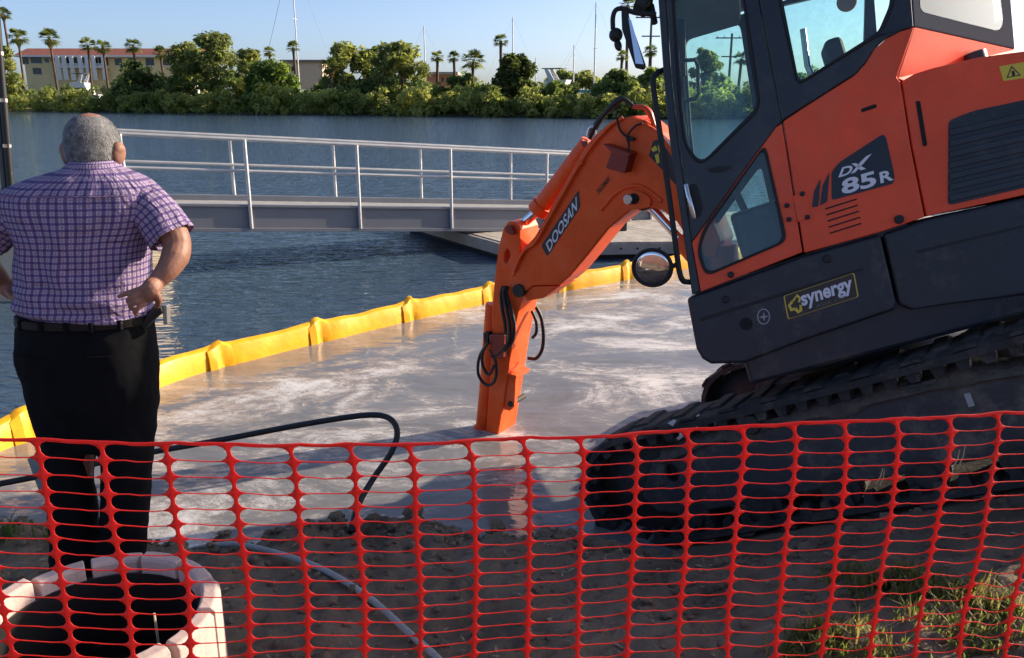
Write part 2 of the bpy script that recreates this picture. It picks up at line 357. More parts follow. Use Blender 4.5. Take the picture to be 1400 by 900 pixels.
#PART2
# ================================================================== excavator
EX = empty('excavator', (0, 0, 0), 'orange and black tracked excavator tilted nose down on the dirt bank', 'excavator'); EX.matrix_world = XM
def EP(pts, c=0.0): return [E(x, y, c) for x, y in pts]
def plate(name, m, outer, holes=(), c0=0.0, th=0.05, parent=EX, bevel=0.006, smooth=None, seg=2):
    return MB().prism(EP(outer, c0), [EP(h, c0) for h in holes], (0, th, 0)).build(name, m, parent, smooth=smooth, bevel=bevel, seg=seg)
def disc(name, m, px, py, rpx, c, th, parent=EX, n=20, bevel=0.004):
    a = E(px, py, c); b = E(px+rpx, py, c); r = (b-a).length
    return MB().cyl(a, a+Vector((0, th, 0)), r, n).build(name, m, parent, smooth=40, bevel=bevel)
def inset(poly, k):      # grow (k<0) or shrink a pixel polygon about its centroid
    cx = sum(p[0] for p in poly)/len(poly); cy = sum(p[1] for p in poly)/len(poly); out = []
    for x, y in poly:
        d = math.hypot(x-cx, y-cy); s = (d-k)/d; out.append((cx+(x-cx)*s, cy+(y-cy)*s))
    return out
def roundpoly(poly, r, n=4):
    out = []; N = len(poly)
    for i in range(N):
        p = Vector(poly[i]); a = Vector(poly[i-1])-p; b = Vector(poly[(i+1) % N])-p
        ra = min(r, a.length*.45); rb = min(r, b.length*.45); A = p+a.normalized()*ra; B = p+b.normalized()*rb
        for j in range(n+1):
            t = j/n; out.append(tuple(A*(1-t)**2 + p*2*t*(1-t) + B*t*t))
    return out
def gasket(name, poly, c, wpx=3, parent=EX):
    return plate(name, GASKET, inset(poly, -wpx*0.2), [inset(poly, wpx)], c, 0.018, parent, bevel=0.003)
def letters(name, txt, m, quad, c, parent, bold=0.02, shear=0.0, mapf=None):
    uv, fs = text_flat(txt, bold, shear); b = MB()
    pts = []
    for u, v in uv:
        px, py = quad_map(quad, u, v); pts.append(E(px, py, c) if mapf is None else mapf(px, py))
    b.add(pts, fs); return b.build(name, m, parent, fix=False)

# ---- door
D_FRONT = [(897, -20), (900, 0), (907, 100), (914, 180), (925, 260), (937, 340), (946, 403)]
win_up = roundpoly([(919, -14), (1010, -46), (1017, 0), (1028, 70), (1039, 148), (958, 227), (936, 200), (929, 140)], 14)
win_lo = roundpoly([(1046, 197), (1076, 330), (965, 378), (953, 345), (962, 312)], 13)
door = plate('door', CABBLK, [(908, -24), (911, 0), (918, 100), (926, 180), (937, 260), (945, 318), (947, 330), (1062, 172), (1068, 166), (1037, 0), (1028, -62)], [win_up], -0.012, 0.05)
lowd = plate('door_panel', ORANGE, [(946, 332), (1061, 174), (1069, 169), (1097, 345), (958, 399)], [win_lo], -0.012, 0.05, door)
gasket('window_seal', win_up, -0.02, 4, door); gasket('window_seal', win_lo, -0.02, 4, door)
plate('window_pane', GLASS, inset(win_up, 1), (), 0.008, 0.006, door, bevel=0)
plate('window_pane', GLASS, inset(win_lo, 1), (), 0.008, 0.006, door, bevel=0)
plate('door_post', CABBLK, [(p[0], p[1]) for p in D_FRONT] + [(957, 399), (946, 332), (936, 258), (925, 178), (917, 100), (910, 0), (907, -24)], (), -0.006, 0.07)
# handle and lock on the door
plate('handle_recess', GASKET, roundpoly([(937, 255), (952, 250), (962, 285), (955, 299), (945, 296)], 6), (), -0.016, 0.01, door)
MB().tube([E(938, 253, -0.03), E(941, 268, -0.05), E(946, 285, -0.05), E(949, 298, -0.03)], 0.012, 8).build('handle', SILVER, door, smooth=50)
plate('label_strip', GASKET, roundpoly([(967, 231), (984, 227), (1000, 227), (999, 231), (984, 236), (970, 236)], 3), (), -0.016, 0.01, door)
disc('latch_knob', GASKET, 999, 376, 4.5, -0.03, 0.03, door)
for q in ((1076, 281), (1079, 300)): disc('hinge_bolt', GASKET, *q, 3.5, -0.03, 0.03, door)
# inner door grab bar seen through the glass
MB().tube([E(933, 83, 0.10), E(950, 82, 0.10), E(954, 90, 0.10), E(955, 128, 0.10), E(950, 135, 0.10), E(934, 138, 0.10)], 0.010, 8).build('grab_bar', BLACK, door, smooth=50)
MB().box8([E(930, 105, .12), E(938, 105, .12), E(938, 105, .17), E(930, 105, .17), E(926, 26, .12), E(937, 26, .12), E(937, 26, .17), E(926, 26, .17)]).build('wiper_box', GASKET, door, bevel=.006)

# ---- rear quarter of the cab
win_q = roundpoly([(1050, -66), (1066, 0), (1091, 116), (1204, 46), (1221, 6), (1224, -110)], 10)
plate('cab_side', CABBLK, [(1028, -62), (1038, 0), (1069, 165), (1100, 145), (1168, 102), (1181, 88), (1195, 66), (1211, 52), (1231, 42), (1249, 37), (1246, 0), (1236, -135)], [win_q], -0.008, 0.06)
gasket('window_seal', win_q, -0.016, 4); plate('window_pane', GLASS, inset(win_q, 1), (), 0.008, 0.006, EX, bevel=0)
side = plate('body_panel', ORANGE, [(1071, 166), (1101, 146), (1169, 103), (1182, 89), (1196, 67), (1212, 53), (1231, 43), (1250, 37), (1226, 106), (1231, 112), (1245, 200), (1264, 297), (1205, 317), (1100, 346)], (), -0.010, 0.07)
decal = roundpoly([(1137, 274), (1137, 235), (1148, 222), (1206, 184), (1211, 186), (1223, 240), (1222, 251)], 5)
dec = plate('model_decal', DECAL, decal, (), -0.0130, 0.002, side, bevel=0)
for pl in ([(1110, 284), (1113, 262), (1122, 244), (1119, 282)], [(1121, 281), (1125, 253), (1134, 236), (1131, 276)]):
    plate('decal_stripe', DECAL, roundpoly(pl, 2), (), -0.0130, 0.002, side, bevel=0)
letters('lettering', 'D', WHITEP, [(1146, 243), (1165, 238), (1166, 225), (1148, 230)], -0.0145, dec, 0.025, 0.2)
x_l = MB()
for pl in ([(1164, 224), (1170, 223), (1184, 231), (1177, 233)], [(1163, 238), (1169, 236), (1182, 222), (1192, 210), (1184, 214), (1176, 222)]):
    x_l.add(EP(pl, -0.0145), [tuple(range(len(pl)))])
x_l.build('lettering', WHITEP, dec, fix=False)
letters('lettering', '85', WHITEP, [(1151, 267), (1199, 254), (1196, 233), (1150, 246)], -0.0145, dec, 0.03)
letters('lettering', 'R', WHITEP, [(1204, 251), (1222, 246), (1219, 231), (1202, 236)], -0.0145, dec, 0.03)
for i in range(5):
    y = 285 + i*8.3; x = 1128 + i*1.6
    plate('vent_slot', DARKHOLE, [(x, y), (x+43, y-13.5), (x+43.5, y-11.8), (x+.5, y+1.8)], (), -0.0125, 0.002, side, bevel=0)
plate('slot_handle', DARKHOLE, roundpoly([(1177, 149), (1198, 142), (1199, 147), (1178, 154)], 3), (), -0.0125, 0.002, side, bevel=0)
for q in ((1097, 265), (1104, 297)): disc('bolt', GASKET, *q, 3.5, -0.025, 0.03, side)
disc('latch_knob', GASKET, 1230, 300, 6.5, -0.03, 0.04, side)
plate('hinge_plate', ORANGE, [(1084, 268), (1102, 262), (1109, 297), (1091, 304)], (), -0.016, 0.008, side, bevel=0.002)

# ---- rear corner of the cab: orange sill and rear window
N0 = E(1227, 107); N1 = E(1250, 37); F1 = E(1388, 68, 0.62); F0 = F1 - Vector((0.02, 0, 0.45))
MB().prism([N0, N1, F1, F0], [], (-0.06, 0.05, 0)).build('rear_sill', ORANGE, EX, bevel=0.004)
rn = (F1-N1).cross(Vector((0, 0, 1))).normalized(); rw = XM.to_3x3() @ rn; rp0 = XM @ N1
def RE(px, py): return XI @ on_plane(px, py, rp0, rw)
rq = [RE(1250, 36), RE(1388, 67), RE(1372, -120), RE(1238, -135)]; rh = [RE(x, y) for x, y in roundpoly([(1259, 16), (1366, 43), (1372, 30), (1356, -95), (1250, -105)], 8)]
back = MB().prism(rq, [rh], -rn*(-0.05 if rn.x < 0 else 0.05)).build('rear_frame', mat('cab_grey', (0.06, 0.068, 0.085), 0.8, spec=0), EX, bevel=0.006)
MB().prism(rh, [], -rn*0.006).build('window_pane', GLASS, back)
# far side of the cab, roof, floor, front frame
CW = 0.92
plate('cab_far_side', CABBLK, [(897, -20), (900, 0), (914, 180), (937, 340), (946, 403), (1098, 347), (1240, 305), (1249, 37), (1236, -135), (1028, -62)],
      [win_up, win_lo, win_q], 0.0, 0.05).location = (0.0, CW, 0)
far = MB().prism(EP(inset(win_up, 1)), [], (0, .006, 0)); far.build('window_pane', GLASS, EX).location = (0, CW+.02, 0)
MB().prism(EP(inset(win_q, 1)), [], (0, .006, 0)).build('window_pane', GLASS, EX).location = (0, CW+.02, 0)
MB().prism(EP(inset(win_lo, 1)), [], (0, .006, 0)).build('window_pane', GLASS, EX).location = (0, CW+.02, 0)
rf = EP([(893, -22), (1236, -140), (1236, -160), (1000, -86), (900, -50)])
MB().prism(rf, [], (0, CW+0.06, 0)).build('cab_roof', CABBLK, EX, bevel=0.03, seg=3)
MB().prism(EP([(905, 2), (1010, -30), (1012, -44), (903, -14)], 0.05), [], (0, CW-0.1, 0)).build('head_lining', mat('lining', (0.06, 0.075, 0.085), 0.8), EX)
MB().prism(EP([(950, 400), (1240, 300), (1240, 312), (955, 412)], 0.03), [], (0, CW-0.03, 0)).build('cab_floor', BLACK, EX)
fw = MB()
for (p, q) in (((900, 0), (914, 180)), ((914, 180), (946, 400))):
    fw.tube([E(*p)+Vector((.02, CW, 0)), E(*q)+Vector((.02, CW, 0))], 0.035, 8)
fw.build('front_pillar', CABBLK, EX, smooth=40)
fg = [E(902, 0)+Vector((.012, .05, 0)), E(946, 395)+Vector((.012, .05, 0)), E(946, 395)+Vector((.012, CW, 0)), E(902, 0)+Vector((.012, CW, 0))]
MB().prism(fg, [], (0.006, 0, 0)).build('windscreen', GLASS, EX)
# seat, armrest and levers inside
st = MB(); a0 = E(1120, 250)
sx = a0.x; sz = 1.30
seat = MB().box(sx-0.32, sx+0.16, 0.25, 0.70, sz, sz+0.14).build('seat', SEAT, EX, bevel=0.04, seg=3)
bk_ = MB().box8([(sx+.12, .24, sz+.1), (sx+.26, .24, sz+.1), (sx+.26, .70, sz+.1), (sx+.12, .70, sz+.1), (sx+.26, .28, sz+.72), (sx+.36, .28, sz+.72), (sx+.36, .66, sz+.72), (sx+.26, .66, sz+.72)]).build('seat_back', SEAT, seat, bevel=0.04, seg=3)
MB().box(sx+.24, sx+.33, .36, .58, sz+.76, sz+.95).build('head_rest', SEAT, seat, bevel=0.03, seg=3)
for cc in (0.16, 0.76):
    MB().box(sx-.42, sx+.12, cc-.06, cc+.06, sz-.02, sz+.26).build('console', BLACK, EX, bevel=.02)
    lv = MB().tube([(sx-.34, cc, sz+.26), (sx-.36, cc, sz+.40)], .012, 8).tube([(sx-.36, cc, sz+.40), (sx-.37, cc, sz+.52)], [.02, .026], 8)
    lv.build('control_lever', GASKET, EX, smooth=50)
MB().tube([E(1098, 40, .5), E(1104, 90, .5), E(1112, 108, .5)], .016, 8).build('seat_belt_post', SILVER, EX, smooth=50)
disc('round_mirror', mat('pale_plastic', (.5, .3, .25), .4), 1158, 2, 14, 0.55, 0.02)

# ---- engine hood
hood = plate('engine_hood', ORANGE, [(1233, 111), (1250, 101), (1275, 93), (1340, 78), (1400, 70), (1470, 64), (1560, 62), (1600, 70), (1618, 100), (1625, 225), (1400, 267), (1267, 296), (1247, 200)], (), 0.0, 2.05, bevel=0.03, seg=4)
gr = roundpoly([(1297, 165), (1330, 152), (1400, 137), (1500, 120), (1506, 232), (1400, 257), (1296, 281)], 7)
grl = plate('grille', BLACK, gr, (), -0.004, 0.01, hood, bevel=0.003)
for i in range(7):
    t = (i+0.6)/7.2
    yl = lerp(168, 276, t); yr = lerp(121, 229, t)
    plate('grille_slat', CABBLK, [(1299, yl), (1504, yr), (1504, yr+9), (1299, yl+9)], (), -0.011, 0.012, grl, bevel=0.003)
plate('slot_handle', DARKHOLE, roundpoly([(1252, 138), (1258, 138), (1268, 199), (1262, 201)], 3), (), -0.003, 0.006, hood, bevel=0)
ws = plate('warning_sticker', YELLOWP, [(1366, 91), (1400, 85), (1430, 80), (1432, 101), (1400, 107), (1372, 111)], (), -0.0025, 0.004, hood, bevel=0)
tri = [(1376, 107), (1383, 90), (1396, 103)]; plate('warning_mark', DECAL, tri, [inset(tri, 2.6)], -0.0035, 0.002, ws, bevel=0)
plate('warning_mark', DECAL, [(1383, 97), (1387, 97), (1388, 103), (1384, 104)], (), -0.0035, 0.002, ws, bevel=0)
fc = E(1333, 82, 0.35); MB().tube([fc+Vector((0, 0, -.06)), fc+Vector((0, 0, .03)), fc+Vector((0, 0, .035))], [.055, .055, .04], 16).build('filler_cap', BLACK, hood, smooth=40)
# ---- black skirts
sk = plate('skirt', BLACK, [(939, 408), (1098, 350), (1204, 320), (1226, 414), (1224, 424), (1100, 466), (1018, 497), (972, 498), (960, 491), (952, 477)], (), 0.0, 0.95, bevel=0.035, seg=4)
plate('skirt_groove', GASKET, roundpoly([(957, 435), (1180, 366), (1181, 370), (958, 440)], 2), (), -0.002, 0.004, sk, bevel=0)
disc('hole', DARKHOLE, 1020, 443, 9, -0.003, 0.006, sk, bevel=0)
disc('bolt', GASKET, 992, 410, 5, -0.02, 0.03, sk); disc('bolt', GASKET, 1131, 354, 6, -0.02, 0.03, sk)
em = [(1044+9*math.cos(a*math.pi/10), 433+11*math.sin(a*math.pi/10)) for a in range(20)]
emb = mat('decal_grey', (.3, .32, .34), .5)
plate('round_emblem', emb, em, [inset(em, 1.6)], -0.0025, 0.003, sk, bevel=0)
plate('round_emblem', emb, [(1037, 434), (1043, 432), (1044, 426), (1045.5, 432), (1051, 432), (1046, 434.5), (1045, 440), (1043, 435)], (), -0.0025, 0.003, sk, bevel=0)
lab = roundpoly([(1077, 437), (1174, 406), (1168, 373), (1071, 405)], 3)
lb = plate('company_label', YELLOWP, lab, (), -0.003, 0.003, sk, bevel=0)
plate('label_field', mat('label_brown', (.035, .025, .02), .45), inset(lab, 1.7), (), -0.0045, 0.002, lb, bevel=0)
letters('lettering', 'synergy', WHITEP, [(1098, 425), (1168, 402), (1164, 382), (1094, 405)], -0.006, lb, 0.03)
letters('lettering', 'ASIA CO', mat('decal_dim', (.12, .12, .12), .5), [(1116, 422), (1156, 409), (1155, 404), (1115, 417)], -0.006, lb, 0.0)
for pl in ([(1077, 418), (1082, 411), (1085, 413), (1081, 418), (1083, 422), (1086, 420), (1087, 424), (1081, 426)], [(1083, 411), (1090, 402), (1095, 407), (1094, 414), (1091, 413), (1092, 408), (1089, 406), (1086, 412)], [(1086, 424), (1089, 420), (1091, 424), (1093, 424), (1093, 417), (1096, 417), (1097, 425), (1091, 429)]):
    plate('emblem', YELLOWP, pl, (), -0.006, 0.001, lb, bevel=0)
sk2 = plate('skirt', BLACK, [(1208, 320), (1262, 301), (1400, 270), (1640, 222), (1636, 345), (1600, 372), (1400, 404), (1300, 416), (1246, 424), (1230, 417)], (), 0.0, 2.05, bevel=0.04, seg=4)
plate('skirt_groove', GASKET, roundpoly([(1252, 343), (1400, 308), (1400, 311), (1254, 347)], 2), (), -0.002, 0.004, sk2, bevel=0)
# under body + slew ring + car body
TA0, TA1 = SWC.x-1.45, SWC.x+1.45; SW = SWC
MB().box(0.14, 2.15, 0.06, 2.0, 0.735, 0.98).build('slew_platform', BLACK, EX, bevel=.02)
MB().tube([SW+Vector((0, 0, .62)), SW+Vector((0, 0, .70)), SW+Vector((0, 0, .70)), SW+Vector((0, 0, .90))], [.56, .56, .50, .50], 40).build('slew_ring', BLACK, EX, smooth=40)
MB().prism([(0.3, .42, .30), (0.45, .42, .56), (1.2, .42, .60), (1.4, .42, .30)], [], (0, 1.42, 0)).build('carbody', IRON, EX, bevel=.02).matrix_local = SLEWM

# ---- tracks
def track_loop(off):
    """closed loop in (a,b); idler and sprocket ends"""
    pts = []; r0 = 0.325; r1 = 0.325; c0 = (TA0+0.35, 0.345); c1 = (TA1-0.35, 0.345)
    for i in range(13):
        t = math.pi/2 + math.pi*i/12; pts.append((c0[0]+(r0+off)*math.cos(t), c0[1]+(r0+off)*math.sin(t)))
    n = 26
    for i in range(1, n): pts.append((lerp(c0[0], c1[0], i/n), c0[1]-(r0+off)))
    for i in range(13):
        t = -math.pi/2 + math.pi*i/12; pts.append((c1[0]+(r1+off)*math.cos(t), c1[1]+(r1+off)*math.sin(t)))
    for i in range(1, n): pts.append((lerp(c1[0], c0[0], i/n), c1[1]+(r1+off) - 0.018*math.sin(math.pi*i/n)))
    return pts
def resample(loop, n):
    P = [Vector(p) for p in loop]; L = [0]
    for i in range(len(P)): L.append(L[-1]+(P[(i+1) % len(P)]-P[i]).length)
    out = []
    for k in range(n):
        s = L[-1]*k/n; i = max(j for j in range(len(P)) if L[j] <= s+1e-9); t = (s-L[i])/(L[i+1]-L[i])
        p = P[i].lerp(P[(i+1) % len(P)], t); d = (P[(i+1) % len(P)]-P[i]).normalized(); out.append((p, d))
    return out
def make_track(c0, side):
    parts = []
    def put(o): parts.append(o); return o
    W = 0.45; out = track_loop(0.0); inn = track_loop(-0.045)
    belt = MB(); n = len(out); rings = []
    prof = [(0.0, -0.012), (0.03, 0.0), (W-0.03, 0.0), (W, -0.012), (W, -0.045), (0.0, -0.045)]
    vs = []; loops = {}
    for o in sorted(set(p[1] for p in prof)): loops[o] = track_loop(o)
    for i in range(n):
        for (cc, o) in prof: a, b = loops[o][i]; vs.append((a, c0+cc, b))
    m = len(prof); fs = [(i*m+j, i*m+(j+1) % m, ((i+1) % n)*m+(j+1) % m, ((i+1) % n)*m+j) for i in range(n) for j in range(m)]
    b = put(belt.add(vs, fs).build('track_belt', RUBBER, EX, smooth=45))
    # tread lugs: alternating left and right, outside; guide lugs inside
    for k, (p, d) in enumerate(resample(track_loop(-0.004), 58)):
        nn = Vector((d.y, -d.x))
        if nn.dot(p-Vector(((TA0+TA1)/2, .345))) < 0: nn = -nn
        lo = 0.0 if k % 2 == 0 else W*0.3; hi = lo + W*0.70
        hgt = 0.016*(0.85+0.3*random.random()); lug = MB(); sk_ = 0.02 if k % 2 else -0.02
        q = []
        for (z, hw) in ((0, .05), (hgt, .030)):
            for (cc, s) in ((lo, -1), (hi, -1), (hi, 1), (lo, 1)):
                pt = p + d*(s*hw + (sk_ if cc == hi else 0)) + nn*z; q.append((pt.x, c0+cc, pt.y))
        lug.box8(q).build('tread_lug', RUBBER, b, bevel=0)
    for k, (p, d) in enumerate(resample(track_loop(-0.045), 60)):
        nn = Vector((-d.y, d.x))
        if nn.dot(p-Vector(((TA0+TA1)/2, .345))) > 0: nn = -nn
        q = []
        for (z, hw) in ((0, .03), (.045, .02)):
            for (cc, s) in ((.015, -1), (.10, -1), (.10, 1), (.015, 1)):
                pt = p + d*s*hw + nn*z; q.append((pt.x, c0+(cc if side < 0 else W-cc), pt.y))
        MB().box8(q).build('guide_lug', RUBBER, b)
    # side frame
    cin = c0+0.055; fr = [(TA0+.42, .20), (TA0+.36, .30), (TA0+.50, .49), (SWC.x-.5, .555), (SWC.x+.5, .555), (TA1-.55, .51), (TA1-.40, .36), (TA1-.46, .20), (SWC.x+.6, .16), (SWC.x-.85, .16)]
    hole = [(SWC.x-.87+.035*math.cos(t*math.pi/8), .395+.05*math.sin(t*math.pi/8)) for t in range(16)]
    fo = put(MB().prism([(a, cin, b2) for a, b2 in fr], [[(a, cin, b2) for a, b2 in hole]], (0, .30, 0)).build('track_frame', FRAMEMUD, EX, bevel=.012))
    # mud caked on the ledge of the frame
    md = MB(); N = 60; pr = []
    for i in range(N+1):
        t = i/N; a = lerp(TA0+.55, TA1-.6, t); h = .05+.035*noise.noise((a*6, side*3, 1))+.02*noise.noise((a*19, 4, side)); z0 = .475 + .05*smooth(TA0+.5, SWC.x-.5, a) - .03*smooth(SWC.x+.5, TA1-.5, a)
        dz = .06*max(0, noise.noise((a*4, 9, side)))
        pr.append([(a, cin-.012, z0-.02-dz), (a, cin-.022, z0-.01), (a, cin+.0, z0+h*.5), (a, cin+.05, z0+h), (a, cin+.2, z0+h*.8), (a, cin+.2, z0-.03)])
    md.rings(pr).build('caked_mud', MUD, fo, smooth=60)
    for i in range(5):
        a = lerp(TA0+.62, TA1-.72, i/4)
        put(MB().tube([(a, c0+.03, .135), (a, c0+.05, .135), (a, c0+.05, .135), (a, c0+.40, .135)], [.05, .06, .092, .092], 20).build('bottom_roller', IRON, EX, smooth=40))
    put(MB().tube([(SWC.x-.35, c0+.01, .555), (SWC.x-.35, c0+.03, .555), (SWC.x-.35, c0+.3, .555)], [.045, .055, .055], 18).build('carrier_roller', IRON, EX, smooth=40))
    for (a, nm) in ((TA0+.36, 'idler'), (TA1-.36, 'sprocket')):
        put(MB().tube([(a, c0+.09, .345), (a, c0+.10, .345), (a, c0+.14, .345), (a, c0+.30, .345), (a, c0+.36, .345)], [.10, .12, .268, .268, .12], 32).build(nm, IRON, EX, smooth=35))
    if side < 0: MB().box(SWC.x+.60, SWC.x+.625, cin-.003, cin-.001, .40, .46).build('frame_label', mat('label_grey', (.35, .36, .38), .5), fo)
    for o in parts: o.matrix_local = SLEWM
make_track(SWC.y-1.18, -1); make_track(SWC.y+0.73, 1)

# ---- boom assembly: a vertical plane, its near face traced
BD = at_z(690, 598, WATER); byaw = R(31); bdir = Vector((math.cos(byaw), -math.sin(byaw), 0)); bnrm = Vector((math.sin(byaw), math.cos(byaw), 0))
def B(px, py, c=0.0): return XI @ on_plane(px, py, BD + bnrm*c, bnrm)     # near face c=0, deeper c>0
BN = XI.to_3x3() @ bnrm; BU = XI.to_3x3() @ Vector((0, 0, 1))
def bplate(name, m, outer, holes=(), c0=0.0, th=0.27, parent=EX, bevel=0.008, seg=2):
    return MB().prism([B(x, y, c0) for x, y in outer], [[B(x, y, c0) for x, y in h] for h in holes], BN*th).build(name, m, parent, bevel=bevel, seg=seg)
def btube(name, m, pts, r, c, parent=EX, n=10, k=6):
    cs = c if isinstance(c, (list, tuple)) else [c]*len(pts)
    P = [B(x, y, cc) for (x, y), cc in zip(pts, cs)]
    if k > 1 and len(P) > 2: P = spline(P, k)
    return MB().tube(P, r, n).build(name, m, parent, smooth=50)
BOOM = bplate('boom', ORANGE2, [(694, 395), (697, 378), (716, 346), (745, 304), (793, 224), (811, 196), (834, 171), (848, 162), (864, 159), (880, 165), (900, 182), (925, 212), (956, 262), (985, 330), (978, 352), (958, 352), (945, 335), (925, 304), (905, 288), (884, 283), (862, 288), (832, 313), (800, 353), (779, 378), (765, 390), (728, 391), (711, 404), (700, 403)], th=.27, bevel=0.012)
# raised rib round the lower pin and the weld seam
btube('stiffener_rib', ORANGE2, [(822, 287), (838, 268), (852, 258), (866, 254), (882, 258), (905, 275)], 0.014, 0.0, BOOM)
bplate('pivot_boss', ORANGE2, roundpoly([(845, 268), (860, 259), (878, 263), (890, 272), (888, 284), (862, 288)], 5), c0=-.02, th=.05, parent=BOOM)
pin = B(858, 273, -.045); MB().cyl(pin, pin+BN*.05, .030, 18).build('pin', SILVER, BOOM, smooth=40, bevel=.004)
pin = B(866, 272, -.03); MB().cyl(pin, pin+BN*.03, .032, 18).build('pin_hole', DARKHOLE, BOOM, smooth=40)
# boom cylinder
p0 = B(884, 277, .10); p1 = B(940, 338, .10); pm = p0.lerp(p1, .12)
MB().cyl(p0+BN*-.06, p0+BN*.1, .045, 16).build('rod_eye', REDDARK, BOOM, smooth=40)
MB().cyl(p0, p1, .028, 14).build('cylinder_rod', STEEL, BOOM, smooth=40)
MB().cyl(p0.lerp(p1, .8), B(985, 392, .10), .055, 16).build('boom_cylinder', ORANGE2, EX, smooth=40)
# swing post at the boom foot
MB().tube([B(990, 425, .13), B(982, 335, .13)], [.12, .11], 20).build('swing_post', ORANGE2, EX, smooth=40)
MB().prism([B(968, 452, 0), B(1050, 452, 0), B(1050, 400, 0), B(966, 400, 0)], [], BN*.3).build('swing_bracket', BLACK, EX, bevel=.02)
# decals on the boom
dq = [(740, 335), (748, 351), (793, 284), (791, 259)]
dc = bplate('maker_decal', mat('decal_grey_black', (.035, .035, .04), .5), roundpoly([(740, 336), (748, 351), (793, 284), (791, 260)], 3), c0=-.003, th=.003, parent=BOOM, bevel=0)
letters('lettering', 'DOOSAN', WHITEP, [(751, 345), (790, 286), (788, 268), (745, 335)], 0, dc, 0.02, 0.15, mapf=lambda x, y: B(x, y, -.005))
letters('lettering', '360MK', mat('stencil_brown', (.10, .035, .015), .6), [(818, 267), (836, 245), (832, 240), (814, 261)], 0, BOOM, 0.02, 0.2, mapf=lambda x, y: B(x, y, -.003))
sd = bplate('company_label', DECAL, [(887, 213), (893, 193), (902, 190), (935, 240), (932, 262), (905, 232)], c0=-.003, th=.003, parent=BOOM, bevel=0)
for pl in ([(890, 204), (896, 199), (899, 205), (893, 208)], [(895, 212), (900, 210), (902, 222), (898, 224)], [(899, 198), (903, 203), (901, 210)]):
    bplate('emblem', YELLOWP, pl, c0=-.005, th=.002, parent=sd, bevel=0)
# lamp bracket
lk = bplate('lamp_bracket', REDDARK, [(835, 209), (861, 213), (854, 237), (828, 230)], c0=-.10, th=.10, parent=BOOM, bevel=.003)
bplate('lamp_hood', REDDARK, [(824, 197), (862, 210), (858, 216), (840, 212)], c0=-.12, th=.11, parent=lk, bevel=.003)
btube('lamp_cable', GASKET, [(856, 212), (860, 200), (858, 186), (868, 173), (878, 169)], .006, -.04, BOOM)
btube('boom_hose', GASKET, [(846, 150), (843, 158), (848, 178), (858, 188), (862, 193)], .007, -.03, BOOM)
bplate('clip', GASKET, [(855, 186), (866, 189), (865, 193), (856, 192)], c0=-.04, th=.04, parent=BOOM, bevel=.002)
# hoses over the boom top
for c_, d_ in ((.05, 0), (.10, 3), (.16, -3)):
    btube('boom_hose', GASKET, [(806, 190), (815, 172-d_), (828, 155), (842, 141+d_), (853, 136), (866, 146)], .013, c_, BOOM)
    btube('steel_pipe', mat('pipe_red', (.62, .07, .02), .35), [(866, 146), (880, 147), (889, 156-d_), (897, 178), (915, 200), (938, 240)], .013, c_, BOOM)
btube('clamp', SILVER, [(803, 186), (806, 176), (812, 174), (813, 184)], .010, .08, BOOM)
# pipes along the near top edge of the boom
for o_, c_ in ((0, -.02), (5, .0)):
    btube('steel_pipe', ORANGE2, [(702, 372+o_), (716, 344), (733, 330-o_), (750, 300-o_), (792, 226-o_), (812, 196-o_), (835, 171), (852, 161)], .011, c_, BOOM)
bplate('pipe_clamp', ORANGE2, [(785, 222), (794, 218), (797, 224), (788, 229)], c0=-.03, th=.05, parent=BOOM, bevel=.003)
bplate('grease_nipple', REDDARK, [(794, 193), (803, 193), (803, 201), (796, 201)], c0=.05, th=.05, parent=BOOM, bevel=.003)
# arm cylinder on the boom top
acA = B(736, 288, .135); acB = B(806, 196, .135)
AC = MB().cyl(acA, acB, .062, 20).build('arm_cylinder', ORANGE2, EX, smooth=40)
MB().cyl(acA.lerp(acB, -.02), acA.lerp(acB, .10), .074, 20).build('cylinder_head', ORANGE2, AC, smooth=40, bevel=.006)
MB().cyl(B(704, 316, .135), acA, .032, 14).build('cylinder_rod', STEEL, AC, smooth=40)
# ---- dipper arm
ARM = bplate('dipper_arm', ORANGE2, [(688, 312), (695, 303), (706, 304), (711, 314), (711, 345), (716, 372), (724, 388), (716, 404), (709, 425), (700, 470), (694, 510), (688, 550), (680, 600), (676, 640), (661, 640), (664, 590), (669, 526), (672, 470), (672, 430), (676, 380), (682, 335)],
             [[(690, 345), (694, 340), (697, 345), (697, 352), (692, 362), (689, 358)]], c0=0.01, th=.25, bevel=.008)
for (x_, y_) in ((695, 314), (699, 318)):
    q = B(x_, y_, -.03); MB().cyl(q, q+BN*.31, .028 if x_ < 697 else .018, 14).build('pin', REDDARK, ARM, smooth=40, bevel=.004)
q = B(708, 398, -.02); MB().cyl(q, q+BN*.31, .045, 18).build('pin', IRON, ARM, smooth=40, bevel=.004)
bplate('gusset', ORANGE2, [(716, 404), (727, 392), (766, 391), (742, 408), (720, 412)], c0=.02, th=.23, parent=ARM)
# bucket cylinder down the front of the arm
bc0 = B(674, 415, .10); bc1 = B(665, 530, .08); bc2 = B(659, 590, .06)
BC = MB().cyl(bc0, bc1, .052, 18).cyl(bc1, bc2, .050, 18).build('bucket_cylinder', ORANGE2, EX, smooth=40)
MB().cyl(bc2.lerp(bc1, -.02), bc2.lerp(bc1, .12), .062, 18).build('cylinder_head', ORANGE2, BC, smooth=40)
MB().cyl(bc2, B(653, 650, .06), .03, 14).build('cylinder_rod', STEEL, BC, smooth=40)
